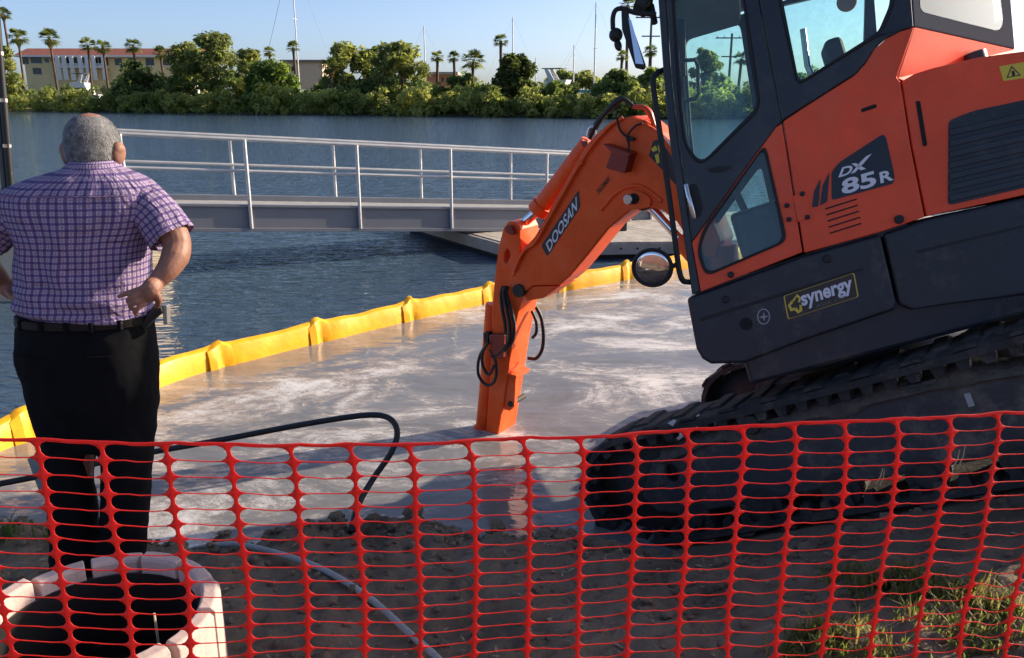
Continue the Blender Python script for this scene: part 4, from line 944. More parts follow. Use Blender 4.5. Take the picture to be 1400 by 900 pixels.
# trousers
TRO = mat('black_cloth', (0.005, 0.0055, 0.007), 0.9, var=0.3, vscale=9, bump=0.25, bscale=16, spec=0.15)
tr = MB()
PEL = [(424, 33, 207, .135, .155), (436, 31, 207, .14, .15), (455, 29, 209, .152, .14), (480, 30, 213, .16, .135), (510, 36, 216, .16, .13), (545, 44, 216, .145, .125), (575, 52, 213, .125, .115), (600, 60, 208, .10, .10), (612, 80, 190, .07, .07)]
tr.rings([torso_ring(r_, 0, 40) for r_ in dense_rows(PEL, 2)])
LG = {'l': [(540, 47, 128, .12), (600, 61, 127, .11), (640, 67, 125, .10), (700, 71, 128, .095), (760, 71, 137, .09), (800, 70, 139, .095), (812, 70, 140, .10)], 'r': [(540, 134, 215, .12), (600, 137, 207, .11), (640, 141, 206, .10), (700, 140, 202, .095), (760, 132, 197, .09), (800, 128, 197, .095), (812, 127, 198, .10)]}
for k_, rws in LG.items():
    rgs = []
    for r_ in dense_rows(rws, 4):
        y, xl, xr, d = r_; a = wl(xl, y); b_ = wl(xr, y); rgs.append(seg_ring((a.x+b_.x)/2, a.z, (b_.x-a.x)/2, d, d, 0, 32, 2.1))
    tr.rings(rgs)
to = tr.build('trousers', TRO, PS, smooth=0)
rm = to.modifiers.new('sew', 'REMESH'); rm.mode = 'VOXEL'; rm.voxel_size = .011; rm.use_smooth_shade = True
s2 = to.modifiers.new('relax', 'SMOOTH'); s2.factor = .5; s2.iterations = 4
tx = bpy.data.textures.new('cloth_folds', 'CLOUDS'); tx.noise_scale = .11; tx.noise_depth = 2
dm = to.modifiers.new('folds', 'DISPLACE'); dm.texture = tx; dm.strength = .022; dm.mid_level = .5; dm.texture_coords = 'GLOBAL'
br = [torso_ring((y, 30, 208, .146, .158), -.006, 48) for y in (427, 437)]
bb = [torso_ring((y, 30, 208, .146, .158), .004, 48) for y in (437, 427)]
MB().rings(br+bb+[br[0]], cap=False).build('belt', mat('belt_leather', (.010, .008, .007), .55, spec=.25), PS, smooth=40)
for sx_, nm in ((103, 'l'), (163, 'r')):
    a = wl(sx_, 815); sh = MB(); rgs = []
    for (y, wd, h) in ((-.115, .028, .05), (-.09, .040, .075), (-.02, .042, .09), (.08, .047, .075), (.15, .045, .055), (.19, .028, .04)):
        rgs.append([Vector((a.x+wd*math.cos(2*math.pi*j/16)*(1), y, .004+max(0, h*.5+h*.55*math.sin(2*math.pi*j/16)))) for j in range(16)])
    sh.rings(rgs).build('shoe', mat('shoe_leather', (.015, .013, .012), .35), PS, smooth=50)
for lx in (52, 86, 120, 152, 184):
    a = wl(lx, 426); b_ = wl(lx, 439); fx_ = (lx-119)/88; yb_ = -.150*(1-abs(fx_)**2.35)**(1/2.35); MB().box(a.x-.006, a.x+.006, yb_-.012, yb_+.03, b_.z, a.z).build('belt_loop', TRO, to, bevel=.002)
for x0_, x1_ in ((55, 98), (134, 177)):
    q_ = [wl(x0_, 468)+Vector((0, -.150, 0)), wl(x1_, 470)+Vector((0, -.150, 0))]; MB().tube([q_[0], (q_[0]+q_[1])*.5+Vector((0, -.012, -.004)), q_[1]], .003, 6).build('pocket_welt', TRO, to, smooth=60)
# phone holster on the belt
hz = wl(206, 430, MY-.02); HS = empty('belt_holster', tuple(PO_+hz), 'black belt holster with a grey metal clip on the man\'s right hip', 'holster')
MB().prism([Vector(W(x, y, MY-.06))-PO_-hz for x, y in ((190, 445), (203, 429), (213, 419), (220, 420), (222, 427), (207, 440), (196, 452))], [], (0, .05, 0)).build('pouch', GASKET, HS, bevel=.006)
MB().prism([Vector(W(x, y, MY-.05))-PO_-hz for x, y in ((217, 418), (228, 418), (229, 444), (223, 445), (222, 428))], [], (0, .03, 0)).build('clip', mat('clip_metal', (.30, .31, .30), .4, .6), HS, bevel=.004)

# ================================================================== planter ring
pc = at_z(130, 838, .43); PR = .338
PL = empty('planter', (pc.x, pc.y, 0.0), 'round pinkish concrete block planter, dark inside', 'planter')
PINK = mat('pink_concrete', (0.56, 0.41, 0.37), 0.85, var=0.14, vscale=9, bump=0.25, bscale=60)
NB = 12
for i in range(NB):
    a0 = 2*math.pi*(i+.06)/NB; a1 = 2*math.pi*(i+.94)/NB; h = .44+random.uniform(-.014, .012); rgs = []
    ro_ = PR+random.uniform(-.010, .010)
    for j in range(5):
        a = lerp(a0, a1, j/4); c, s = math.cos(a), math.sin(a)
        rgs.append([Vector((c*ro_, s*ro_, -.02)), Vector((c*ro_, s*ro_, h-.012)), Vector((c*(ro_-.012), s*(ro_-.012), h)), Vector((c*(ro_-.048), s*(ro_-.048), h)), Vector((c*(ro_-.055), s*(ro_-.055), h-.012)), Vector((c*(ro_-.055), s*(ro_-.055), -.02))])
    MB().rings(rgs).build('block', PINK, PL, bevel=.004)
rin = MB(); 
rin.rings([[Vector((math.cos(2*math.pi*j/48)*r_, math.sin(2*math.pi*j/48)*r_, z)) for j in range(48)] for r_, z in ((PR-.02, 0), (PR-.02, .37), (PR-.066, .385), (PR-.066, .06))], cap=False).build('liner', mat('black_liner', (.012, .012, .014), .5, bump=.3, bscale=15), PL, smooth=30)
MB().rings([[Vector((math.cos(2*math.pi*j/32)*r_, math.sin(2*math.pi*j/32)*r_, z+.02*noise.noise((j*.7, r_*9, 2)))) for j in range(32)] for r_, z in ((PR-.067, .10), (.18, .12), (.06, .12))]).build('soil', mat('planter_soil', (.02, .018, .016), .95, bump=.8, bscale=40), PL, smooth=0)
st_ = at_z(195, 835, .27); tag(MB().tube([(0, 0, -.16), (.003, .004, .0), (.0, .006, .14)], .0035, 6).build('stick', mat('pale_wood', (.5, .42, .3), .7), None, smooth=60), 'thin pale stick standing inside the round planter', 'stick').location = (pc.x+.155, pc.y+.02, .27)

# ================================================================== hoses and pipes on the bank
def on_y(pts): return [at_y(x, y, yy) for x, y, yy in pts]
hp_ = on_y([(-190, 690, 3.35), (-60, 672, 3.45), (60, 650, 3.6), (140, 632, 3.7), (210, 618, 3.78), (300, 602, 3.8), (400, 583, 3.8), (480, 570, 3.75), (518, 568, 3.72), (537, 576, 3.68), (543, 594, 3.64), (534, 620, 3.6), (510, 655, 3.55), (490, 690, 3.42), (480, 728, 3.30)])
tag(MB().tube(spline(hp_, 8), .0145, 10).build('hose', HOSE, None, smooth=60), 'black ribbed hose arching over the muddy water to the bank', 'hose')
pp = []
for x, y in ((215, 712), (250, 722), (300, 735), (345, 748), (430, 778), (500, 820), (560, 870), (600, 905), (650, 965)):
    q = at_z(x, y, .02); q.z = ground_h(q.x, q.y)+.018; pp.append(q)
tag(MB().tube(spline(pp, 6), .0125, 10).build('conduit_pipe', mat('grey_pvc', (.36, .36, .35), .5, var=.15, vscale=12), None, smooth=60), 'pale grey conduit pipe lying across the dirt', 'pipe')
# grey board stuck in the bank beside the man's left leg
bq = on_y([(37, 628, 3.62), (66, 618, 3.62), (70, 668, 3.55), (53, 672, 3.55)])
tag(MB().prism(bq, [], (0, .03, -.0)).build('board', mat('grey_board', (.20, .21, .19), .8, var=.3, vscale=10), None, bevel=.003), 'grey broken board stuck in the bank by the man\'s left leg', 'board')

# ================================================================== orange mesh fence
FM = mat('orange_red_plastic', (0.92, 0.045, 0.032), 0.45, var=0.08, vscale=6)
fn = FM.node_tree; tlu = fn.nodes.new('ShaderNodeBsdfTranslucent'); tlu.inputs[0].default_value = (.9, .05, .03, 1); mxs = fn.nodes.new('ShaderNodeMixShader'); mxs.inputs[0].default_value = .4
fn.links.new(fn.nodes['Principled BSDF'].outputs[0], mxs.inputs[1]); fn.links.new(tlu.outputs[0], mxs.inputs[2]); fn.links.new(mxs.outputs[0], fn.nodes['Material Output'].inputs[0])
fA = CP + ray(0, 600)*1.45; fB = CP + ray(1400, 560)*1.72; fh = Vector((fB.x-fA.x, fB.y-fA.y, 0)); fl = fh.length; fh.normalize(); fnm = Vector((-fh.y, fh.x, 0))
tops = []
for px, py in ((-300, 598), (0, 598), (150, 601), (325, 601), (570, 604), (800, 598), (950, 590), (1100, 577), (1400, 560), (1700, 545), (2300, 530)):
    p = on_plane(px, py, fA, fnm); tops.append(((p-fA).dot(fh), p.z))
ts_, tz_ = zip(*tops)
PX, PZ = .1095, .0315; i0 = math.floor(-.45/PX); i1 = math.ceil((fl+1.6)/PX)
ph = ((on_plane(321, 640, fA, fnm)-fA).dot(fh)) % PX
def f_map(s, v):
    """s along, v down from the top edge"""
    zt = float(np.interp(s, ts_, tz_)); kink = .018*math.exp(-v/.02)*smooth(-.2, .6, s/fl)*1.2
    cell = ((s-ph)/PX) % 1.0
    right = smooth(.55, 1.0, s/fl)
    wob = (.002+.0055*right*smooth(.1, .35, v))*math.sin(2*math.pi*cell+.6)*(.6+.8*noise.noise((s*6, v*3, 2)))+.0022*noise.noise((s*45, v*22, 7))
    sx = s - kink + .009*noise.noise((s*4, v*5, 1)) - .05*v*0
    dep = .012*noise.noise((s*5, v*4, 5))+.02*noise.noise((s*1.3, v*1.5, 9))
    z = zt - v*(1+.02*noise.noise((s*3, v*2, 4))) + wob + .006*noise.noise((s*2.2, v*4, 6))*smooth(0, .1, v)
    p = fA + fh*sx + fnm*dep; return (p.x, p.y, z)
hole = []
hw_, hh_ = (PX-.0062)/2, (PZ-.0017)/2; nA = 5
for (cx_, a_) in ((hw_-hh_, -90), (-(hw_-hh_), 90)):
    for j in range(nA+1):
        a = R(a_+180*j/nA); hole.append((cx_+hh_*math.cos(a), hh_*math.sin(a)))
# add midpoints on the straights so that strands can bend
hole2 = []
for j, p in enumerate(hole):
    hole2.append(p); q = hole[(j+1) % len(hole)]
    if abs(q[0]-p[0]) > .03:
        for t in (.25, .5, .75): hole2.append((lerp(p[0], q[0], t), lerp(p[1], q[1], t)))
hole = hole2; nh = len(hole)
rect = []
for (x, z) in hole:
    if abs(x) <= hw_-hh_+1e-6: rect.append((x*(PX/2)/(hw_-hh_)*.72 if abs(x) < hw_-hh_-1e-6 else math.copysign(PX/2*.72, x), math.copysign(PZ/2, z)))
    else:
        a = math.atan2(z, abs(x)-(hw_-hh_)); 
        if abs(abs(a)-R(54)) < R(3): rect.append((math.copysign(PX/2, x), math.copysign(PZ/2, z)))
        else: rect.append((math.copysign(PX/2, x), PZ/2*a/R(54)))
NR = 36; fm = MB(); seen = {}
def fv(s, v):
    key = (round(s*20000), round(v*20000))
    if key not in seen: seen[key] = len(fm.v); fm.v.append(f_map(s, v))
    return seen[key]
for r_ in range(NR):
    for i in range(i0, i1):
        cs = ph+(i+.5)*PX; cv = .006+(r_+.5)*PZ
        inn = [fv(cs+x, cv-z) for x, z in hole]; oo = [fv(cs+x, cv-z) for x, z in rect]
        for j in range(nh):
            j2 = (j+1) % nh
            q = (oo[j], oo[j2], inn[j2], inn[j])
            q = tuple(dict.fromkeys(q))
            if len(q) >= 3: fm.f.append(q)
for i in range(i0, i1):       # selvedge along the top
    for j in range(4):
        s0 = ph+(i+j/4)*PX; s1 = ph+(i+(j+1)/4)*PX
        fm.f.append((fv(s0, .006), fv(s1, .006), fv(s1, 0), fv(s0, 0)))
fo_ = fm.build('barrier_fence', FM, None, smooth=0); so = fo_.modifiers.new('thick', 'SOLIDIFY'); so.thickness = .0013; so.offset = 0
tag(fo_, 'orange red plastic mesh barrier fence with oval openings', 'fence')
# wooden stakes hold the net beyond both ends
for s_, slab in ((-.40, 'wooden stake holding the mesh fence beyond the round planter'), (fl+1.5, 'wooden stake holding the mesh fence beyond the grass patch')):
    p = fA+fh*s_+fnm*.03; gz = ground_h(p.x, p.y); zt = float(np.interp(s_, ts_, tz_))
    STK = tag(MB().box(-.018, .018, -.018, .018, -.1, zt-gz+.06).build('fence_stake', mat('stake_wood', (.35, .26, .16), .8, var=.2), None, bevel=.003), slab, 'stake', 'fence stakes'); STK.location = (p.x, p.y, gz)
#PART4
# ================================================================== far shore
def leaf_cloud(clumps, per, size, rng, up=.7):
    V = []; 
    for (cx, cy, cz, rx, ry, rz) in clumps:
        n = per
        d = rng.normal(size=(n, 3)); d /= np.linalg.norm(d, axis=1)[:, None]
        rad = rng.uniform(.55, 1.05, size=(n, 1))
        c = np.array([cx, cy, cz]) + d*rad*np.array([rx, ry, rz])
        nr = d*.7 + rng.normal(size=(n, 3))*.6 + np.array([0, 0, up]); nr /= np.linalg.norm(nr, axis=1)[:, None]
        t = np.cross(nr, rng.normal(size=(n, 3))); t /= np.linalg.norm(t, axis=1)[:, None]; b = np.cross(nr, t)
        s = size*rng.uniform(.6, 1.3, size=(n, 1))
        q = np.stack([c-t*s, c-b*s*.45, c+t*s, c+b*s*.45], 1); V.append(q.reshape(-1, 3))
    V = np.concatenate(V); F = np.arange(len(V)).reshape(-1, 4); return V, F
def mesh_np(name, V, F, m):
    me = bpy.data.meshes.new(name); me.from_pydata(V.tolist(), [], F.tolist()); me.materials.append(m); return me
def ob(name, me, parent=None, loc=(0, 0, 0), rz=0, sc=(1, 1, 1)):
    o = bpy.data.objects.new(name, me); COL.objects.link(o); o.parent = parent; o.location = loc; o.rotation_euler = (0, 0, rz); o.scale = sc; return o
def clumps_dome(n, R_, H_, rng, base=.12, cr=(.22, .36), flat=.8):
    out = []
    for _ in range(n):
        a = rng.uniform(0, 2*math.pi); r = math.sqrt(rng.uniform(0, 1))*.8; h = rng.uniform(base, 1)*math.sqrt(max(.05, 1-r*r*.8)); s = rng.uniform(*cr)
        out.append((math.cos(a)*r*R_, math.sin(a)*r*R_, h*H_*.88, s*R_, s*R_, s*R_*flat))
    return out
# mangrove bushes: six unit meshes, about 4 m wide and 3 m high
BUSH = []
for k in range(6):
    cl = clumps_dome(16, 2.2, 2.9, RNG, .02, (.2, .36)); V, F = leaf_cloud(cl, 46, .26, RNG); BUSH.append(mesh_np('mangrove_foliage', V, F, L_MANG))
DBUSH = []
for k in range(4):
    cl = clumps_dome(18, 2.4, 4.0, RNG, .05, (.2, .36)); V, F = leaf_cloud(cl, 46, .32, RNG); DBUSH.append(mesh_np('shrub_foliage', V, F, L_DARK))
def bank_off(px, off):
    p = bank_pt(px); d = Vector((p.x, p.y, 0)).normalized(); return Vector((p.x+d.x*off, p.y+d.y*off, -.25))
rb_ = random.Random(11)
px = -110
while px < 1500:
    p = bank_off(px, 1.2+rb_.uniform(-.4, .8)); hide = 945 < px < 1500 and not 930 < px < 1060
    s = rb_.uniform(.85, 1.35); hgt = rb_.uniform(.75, 1.3)
    if not (1090 < px < 1240 and False):
        o = ob('mangrove_bush', rb_.choice(BUSH), None, p, rb_.uniform(0, 6.28), (s, s, hgt)); tag(o, 'low olive green mangrove bush at the waterline of the far shore', 'bush', 'mangrove bushes on the far shore')
    px += rb_.uniform(13, 24) if px < 1080 else rb_.uniform(30, 44)
px = -100
while px < 1500:
    p = bank_off(px, 4.8+rb_.uniform(-.8, 1.5)); s = rb_.uniform(.8, 1.2)
    o = ob('shrub', rb_.choice(DBUSH), None, p, rb_.uniform(0, 6.28), (s, s, rb_.uniform(.85, 1.2))); tag(o, 'dark green shrub behind the waterline mangroves of the far shore', 'shrub', 'dark shrubs on the far shore')
    px += rb_.uniform(26, 44) if px < 1080 else rb_.uniform(45, 65)
px = -100
while px < 1120:
    p = bank_off(px, 8.5+rb_.uniform(-1, 1.5)); s = rb_.uniform(1.0, 1.45)
    if not (55 < px < 150 or 575 < px < 632 or 735 < px < 815):
        o = ob('shrub', rb_.choice(DBUSH), None, p, rb_.uniform(0, 6.28), (s, s, rb_.uniform(.95, 1.35))); tag(o, 'tall green shrub between the trees of the far shore', 'shrub', 'tall shrubs on the far shore')
    px += rb_.uniform(22, 40)
def dims(px, ytop, off):
    p = bank_off(px, off); dep = (p-CP).dot(CF); q = at_y(px, ytop, p.y); return p, q.z-p.z, dep/FPX      # base, height, metres per pixel
def tree(px, ytop, hwpx, off, lm, label, ncl=26, per=110, crown0=.25, ls=.34, name='oak_tree', squash=1.0):
    p, h, mpp = dims(px, ytop, off); rx = hwpx*mpp
    T = empty(name, tuple(p), label, 'tree', 'trees on the far shore')
    cl = []
    for _ in range(int(ncl*1.5)):
        a = RNG.uniform(0, 2*math.pi); r = math.sqrt(RNG.uniform(0, 1)); zz = crown0+(1-crown0)*RNG.uniform(0, 1)**.85; k_ = math.sqrt(max(.10, 1-((zz-crown0)/(1-crown0))**2.6)); s = RNG.uniform(.12, .34)
        lob = 1+.28*noise.noise((a*1.3, px*.1, zz*3))
        cl.append((math.cos(a)*r*rx*.95*k_*lob, math.sin(a)*r*rx*.7*k_, zz*h*.92, s*rx, s*rx, min(s*rx*.8, h*.16)))
    V, F = leaf_cloud(cl, int(per*.85), ls*1.0, RNG); ob('crown', mesh_np('crown', V, F, lm), T)
    tb = MB(); tb.tube([(0, 0, -.3), (.1*rx*.1, 0, h*.2), (0, 0, h*.45)], [.28, .22, .14], 8)
    for i in range(6):
        c_ = cl[i*3 % len(cl)]; tb.tube([(0, 0, h*(.18+.04*i)), (c_[0]*.5, c_[1]*.5, (h*.3+c_[2])*.5), (c_[0]*.9, c_[1]*.9, c_[2])], [.13, .08, .03], 6)
    tb.build('trunk', BARK2, T, smooth=60); return T
tree(8, 52, 34, 4, L_OAK, 'olive broad tree at the end of the red roofed building', 30, 120, .05)
tree(190, 80, 30, 4, L_DARK, 'dark rounded tree in front of the white boats', 22, 110, .15)
tree(262, 58, 42, 12, L_OAK, 'darker lobe of the big spreading oak beside the tall mast', 26, 120, .35)
tree(300, 43, 46, 10, L_OAK, 'tall crown of the big spreading oak near the white boat hulls', 34, 130, .35)
tree(345, 66, 30, 9, L_OAK, 'smaller olive oak leaning over bright green tree', 22, 110, .3)
tree(372, 82, 42, 5, L_BRIGHT, 'bright green dense tree below the mast with a slanting stay', 28, 120, .1)
tree(478, 55, 46, 9, L_OAK, 'wide oak with ragged top beside the beige flat roofed building', 34, 130, .25)
tree(545, 52, 44, 8, L_OAK, 'yellow tinged oak beside the thin mast and small orange building', 34, 130, .25)
tree(515, 60, 30, 12, L_DARK, 'dark oak crown between the wide oak and the yellow tinged oak', 20, 110, .3)
tree(705, 72, 34, 5, L_PALM, 'dark bushy tree mixed with palm fronds below the tallest palm', 28, 120, .1)
tree(635, 95, 26, 6, L_DARK, 'dark low tree behind the thick fan palm', 18, 100, .1)
tree(760, 112, 34, 4, L_BRIGHT, 'green bushy tree in front of the white cruiser boat', 20, 100, .05)
tree(800, 96, 30, 55, L_OAK, 'distant brownish tree behind the sailing masts', 20, 100, .1, .5)
tree(770, 98, 26, 70, L_DARK, 'distant dark tree behind the white cruiser boat', 16, 100, .1, .5)
tree(845, 96, 34, 6, L_DARK, 'dark green tree beyond the excavator boom', 24, 110, .1)
tree(890, 92, 34, 7, L_BRIGHT, 'green tree beside the excavator cab mirror', 24, 110, .1)
tree(958, 56, 26, 9, L_OAK, 'tall narrow tree seen through the cab door window', 26, 110, .2)
tree(1045, 108, 34, 6, L_DARK, 'dark low tree at the edge of the cab door window', 18, 100, .1)
# palms
def frond_set(rng, n=34, L=1.75, droop=1.0):
    V = []; F = []
    for i in range(n):
        az = rng.uniform(0, 2*math.pi); el = R(rng.uniform(-35, 80)); d = np.array([math.cos(az)*math.cos(el), math.sin(az)*math.cos(el), math.sin(el)])
        side = np.array([-math.sin(az), math.cos(az), 0]); upv = np.cross(d, side)*-1; o = d*L*.42*rng.uniform(.85, 1.15)
        k = len(V); V += [list(-side*.02), list(side*.02), list(o+side*.02), list(o-side*.02)]; F.append([k, k+1, k+2, k+3])
        nb = 9
        for j in range(nb):
            a = R(lerp(-75, 75, j/(nb-1))); dd_ = d*math.cos(a)+side*math.sin(a); ln = L*.58*(1-.25*abs(j-4)/4)*rng.uniform(.85, 1.1)
            mid = o+dd_*ln*.6+np.array([0, 0, -.03*droop]); tip = o+dd_*ln+np.array([0, 0, -.28*droop*ln]); w_ = np.cross(dd_, upv)*.085
            k = len(V); V += [list(o), list(mid+w_), list(tip), list(mid-w_)]; F.append([k, k+1, k+2, k+3])
    return np.array(V), np.array(F)
PALMC = [mesh_np('palm_crown', *frond_set(RNG, 36, 1.9, 1.0), L_PALM) for _ in range(4)]
THAT = mesh_np('palm_thatch', *leaf_cloud([(0, 0, -.55, .42, .42, .7)], 60, .28, RNG, -.5), L_THATCH)
def palm(px, ytop, rpx, off, label, thatch=False, lean=0.0, bark=BARK, k=0):
    p, h, mpp = dims(px, ytop, off); r = rpx*mpp/1.9; hh = h-r*1.5
    T = empty('palm_tree', tuple(p), label, 'palm tree', 'palms on the far shore')
    MB().tube(spline([(lean*-1.0, 0, -.3), (lean*-.4, 0, hh*.5), (0, 0, hh)], 4), [.22]+[.19]*3+[.17]*4+[.2], 8).build('trunk', bark, T, smooth=60)
    ob('crown', PALMC[k % 4], T, (0, 0, hh), k*1.3, (r, r, r))
    if thatch: ob('dead_fronds', THAT, T, (0, 0, hh), 0, (r*1.1, r*1.1, r*1.1))
PALMS = [(25, 8, 13, 14, 'tallest slender palm at the end of the red roofed building', True), (40, 37, 17, 10, 'palm with brown boot collar before the red roof, beside the slender palm', True), (82, 38, 18, 10, 'single palm with brown trunk in front of the yellow wall', True),
         (132, 50, 15, 11, 'palm before the balconies, first of a touching pair', False), (152, 53, 14, 12, 'palm before the balconies, second of a touching pair', True), (193, 51, 15, 9, 'palm rising above the dark rounded tree', True), (228, 62, 13, 12, 'short palm beside the big spreading oak', True),
         (337, 66, 10, 14, 'small palm peeking over the smaller olive oak', False), (356, 66, 10, 16, 'small palm between smaller olive oak and bright green tree', False), (375, 62, 11, 14, 'small dark palm beside the slanting mast stay', False), (407, 55, 12, 12, 'palm standing directly before the tall white mast', False),
         (456, 76, 19, 5, 'shaggy palm with pale fronds before the wide oak', True), (552, 72, 20, 6, 'palm with long trunk under the yellow tinged oak', True), (600, 68, 12, 9, 'palm beside the small orange building, first of a pair', False), (622, 69, 12, 10, 'palm beside the small orange building, second of a pair', False),
         (648, 67, 21, 6, 'thick dark fan palm with wide crown', False), (685, 45, 13, 8, 'lone tall palm beside a thin mast', False), (697, 76, 18, 4, 'shaggy palm under the lone tall palm', True), (853, -6, 15, 16, 'very tall palm behind the cab mirror', False), (848, 68, 11, 12, 'short palm below the cab mirror', False), (886, 60, 13, 12, 'palm between the cab mirror and the door post', False), (1008, 68, 15, 12, 'palm seen through the cab door window', False)]
for i, (a, b, c, d, e, f) in enumerate(PALMS): palm(a, b, c, d, e, f, lean=[0, .3, -.2, .4][i % 4], k=i)
# lower palmetto clumps among the shrubs
for i, (px_, y_, r_) in enumerate(((330, 112, 14), (560, 118, 16), (610, 122, 14), (640, 118, 14), (690, 112, 15), (490, 122, 13), (440, 118, 12), (245, 112, 12))):
    p, h, mpp = dims(px_, y_, 4.0); o = ob('palmetto', PALMC[i % 4], None, p+Vector((0, 0, h-r_*mpp*.6)), i, (r_*mpp/1.9,)*3); tag(o, 'low palmetto clump among the far shore shrubs', 'palmetto', 'palmettos on the far shore')
# buildings
GLZ = mat('window_dark', (.03, .04, .05), .15); WHT = mat('white_trim', (.72, .71, .69), .6)
def bld_pts(px, py, y): return at_y(px, py, y)
YB = 150.0
def bx(name, m, px0, px1, py0, py1, y0, y1, par, o, **kw):
    a = at_y(px0, py1, YB); b = at_y(px1, py0, YB); return MB().box(a.x-o.x, b.x-o.x, y0, y1, a.z-o.z, b.z-o.z).build(name, m, par, **kw)
o1 = at_y(150, 118, YB); o1.z = -.2
B1 = empty('apartment_building', tuple(o1), 'long two storey yellow building with red brown roof and balconies', 'building')
YEL = mat('yellow_stucco', (.80, .62, .32), .85, var=.08, vscale=.5)
MB().box(at_y(20, 0, YB).x-o1.x, at_y(262, 0, YB).x-o1.x, 0, 9, 0, at_y(0, 77, YB).z-o1.z).build('wall', YEL, B1)
ra = at_y(14, 77, YB-1); rb2 = at_y(267, 64, YB-1)
MB().prism([(ra.x-o1.x, -1.2, ra.z-o1.z-.1), (ra.x-o1.x, 4.5, rb2.z-o1.z), (ra.x-o1.x, 10.2, ra.z-o1.z-.1)], [], (rb2.x-ra.x, 0, 0)).build('roof', mat('red_brown_roof', (.24, .075, .05), .85, var=.2, vscale=1.2), B1)
bx('fascia_trim', WHT, 14, 267, 76, 78.5, -1.25, -1.15, B1, o1)
for (a, b, c, d) in ((43, 56, 77, 87), (62, 66, 80, 86), (70, 80, 80, 84), (88, 94, 79, 90), (96, 104, 79, 90), (106, 115, 79, 90), (118, 124, 79, 90), (128, 133, 79, 90), (136, 147, 79, 90), (30, 38, 77, 88), (46, 50, 93, 102), (52, 56, 93, 102), (158, 166, 80, 90), (176, 186, 80, 90), (200, 210, 80, 90), (222, 232, 80, 90), (240, 252, 80, 90)):
    w_ = bx('window', GLZ, a, b, c, d, -.06, .0, B1, o1); bx('frame', WHT, a-.4, b+.4, d-.3, d+.5, -.12, .0, w_, o1)
for a in (86, 95, 105, 116.5, 126, 134.5, 148): bx('balcony_post', WHT, a, a+1.1, 78, 110, -1.7, -1.5, B1, o1)
bx('balcony_slab', WHT, 85, 149, 91.5, 93.2, -1.8, .0, B1, o1); bx('balcony_rail', WHT, 85, 149, 87.5, 88.2, -1.75, -1.68, B1, o1)
for a in np.arange(86, 149, 1.6): bx('rail_bar', WHT, a, a+.28, 88, 91.5, -1.74, -1.70, B1, o1)
o2 = at_y(415, 118, YB); o2.z = -.2
B2 = empty('flat_roof_building', tuple(o2), 'low beige building with flat roof behind the palm and mast', 'building')
bx('wall', mat('beige_stucco', (.60, .46, .32), .85), 386, 440, 85, 122, 0, 8, B2, o2); bx('roof', mat('grey_roof', (.22, .17, .14), .8), 384, 442, 82, 85.3, -.5, 8.5, B2, o2)
for a in (388, 394, 399): bx('window', GLZ, a, a+2.6, 90, 97, -.06, 0, B2, o2)
o3 = at_y(600, 122, YB); o3.z = -.2
B3 = empty('orange_building', tuple(o3), 'small terracotta orange building between palm trunks', 'building')
bx('wall', mat('terracotta_stucco', (.55, .22, .10), .85), 582, 624, 102, 128, 0, 7, B3, o3); bx('roof', mat('tan_roof', (.40, .31, .22), .8), 580, 626, 98.5, 102.3, -.5, 7.5, B3, o3)
for a in (597, 604, 611, 617): bx('window', GLZ, a, a+2.2, 106, 112, -.06, 0, B3, o3)
# boats
HULL = mat('boat_white', (.78, .78, .77), .3, coat=.3); MASTM = mat('mast_white', (.7, .7, .7), .35); TEAL = mat('teal_canvas', (.02, .16, .17), .8)
def hull_mesh(L, Bm, H, m, par, z0=0.0):
    rg = []
    for i in range(13):
        t = i/12; x = (t-.5)*L; w_ = Bm/2*math.sin(math.pi*min(1, .22+t*.78 if t < .5 else 1.0-(t-.5)*.98*1.0))*(1 if t < .6 else math.cos((t-.6)/.4*math.pi/2*.98)); w_ = max(.05, abs(w_)); sh = H*(.88+.25*t*t)
        rg.append([Vector((x+.5*t*0, -w_, z0+sh)), Vector((x, -w_*.85, z0+H*.4)), Vector((x-.1*t, -w_*.25, z0)), Vector((x-.1*t, w_*.25, z0)), Vector((x, w_*.85, z0+H*.4)), Vector((x, w_, z0+sh))])
    return MB().rings(rg).build('hull', m, par, smooth=40)
def sailboat(px, ytop, off, label, L=10.0, rz=0.0, stay=False, cover=False):
    p = bank_off(px, off); h = at_y(px, ytop, p.y).z+.4; T = empty('sailboat', (p.x, p.y, -.25), label, 'sailboat', 'sailboats moored behind the mangroves'); T.rotation_euler = (0, 0, rz)
    hu = hull_mesh(L, L*.3, 1.25, HULL, T); MB().box(-L*.22, L*.18, -L*.09, L*.09, 1.1, 1.7).build('cabin', HULL, T, bevel=.12)
    for a in (-.15, -.03, .09): MB().box(L*a, L*a+.5, -L*.092, L*.092, 1.3, 1.52).build('window', GLZ, T)
    MB().tube([(0, 0, 1.1), (0, 0, h+.25)], [.10, .075], 8).build('mast', MASTM, T, smooth=60)
    MB().tube([(-.02, 0, 2.4), (-L*.38, 0, 2.3)], .06, 8).build('sail_boom', MASTM, T, smooth=60)
    MB().tube([(-.3, 0, 2.52), (-L*.2, 0, 2.55), (-L*.36, 0, 2.42)], [.14, .17, .08], 8).build('sail_cover', TEAL if cover else mat('sail_cover_white', (.6, .6, .6), .8), T, smooth=60)
    MB().tube([(0, 0, h+.2), (L*.5, 0, 1.3)], .022 if stay else .006, 5).build('forestay', IRON, T); MB().tube([(0, 0, h+.2), (-L*.5, 0, 1.3)], .006, 5).build('backstay', IRON, T)
    MB().tube([(0, -.8, h*.6), (0, .8, h*.6)], .03, 6).build('spreader', MASTM, T)
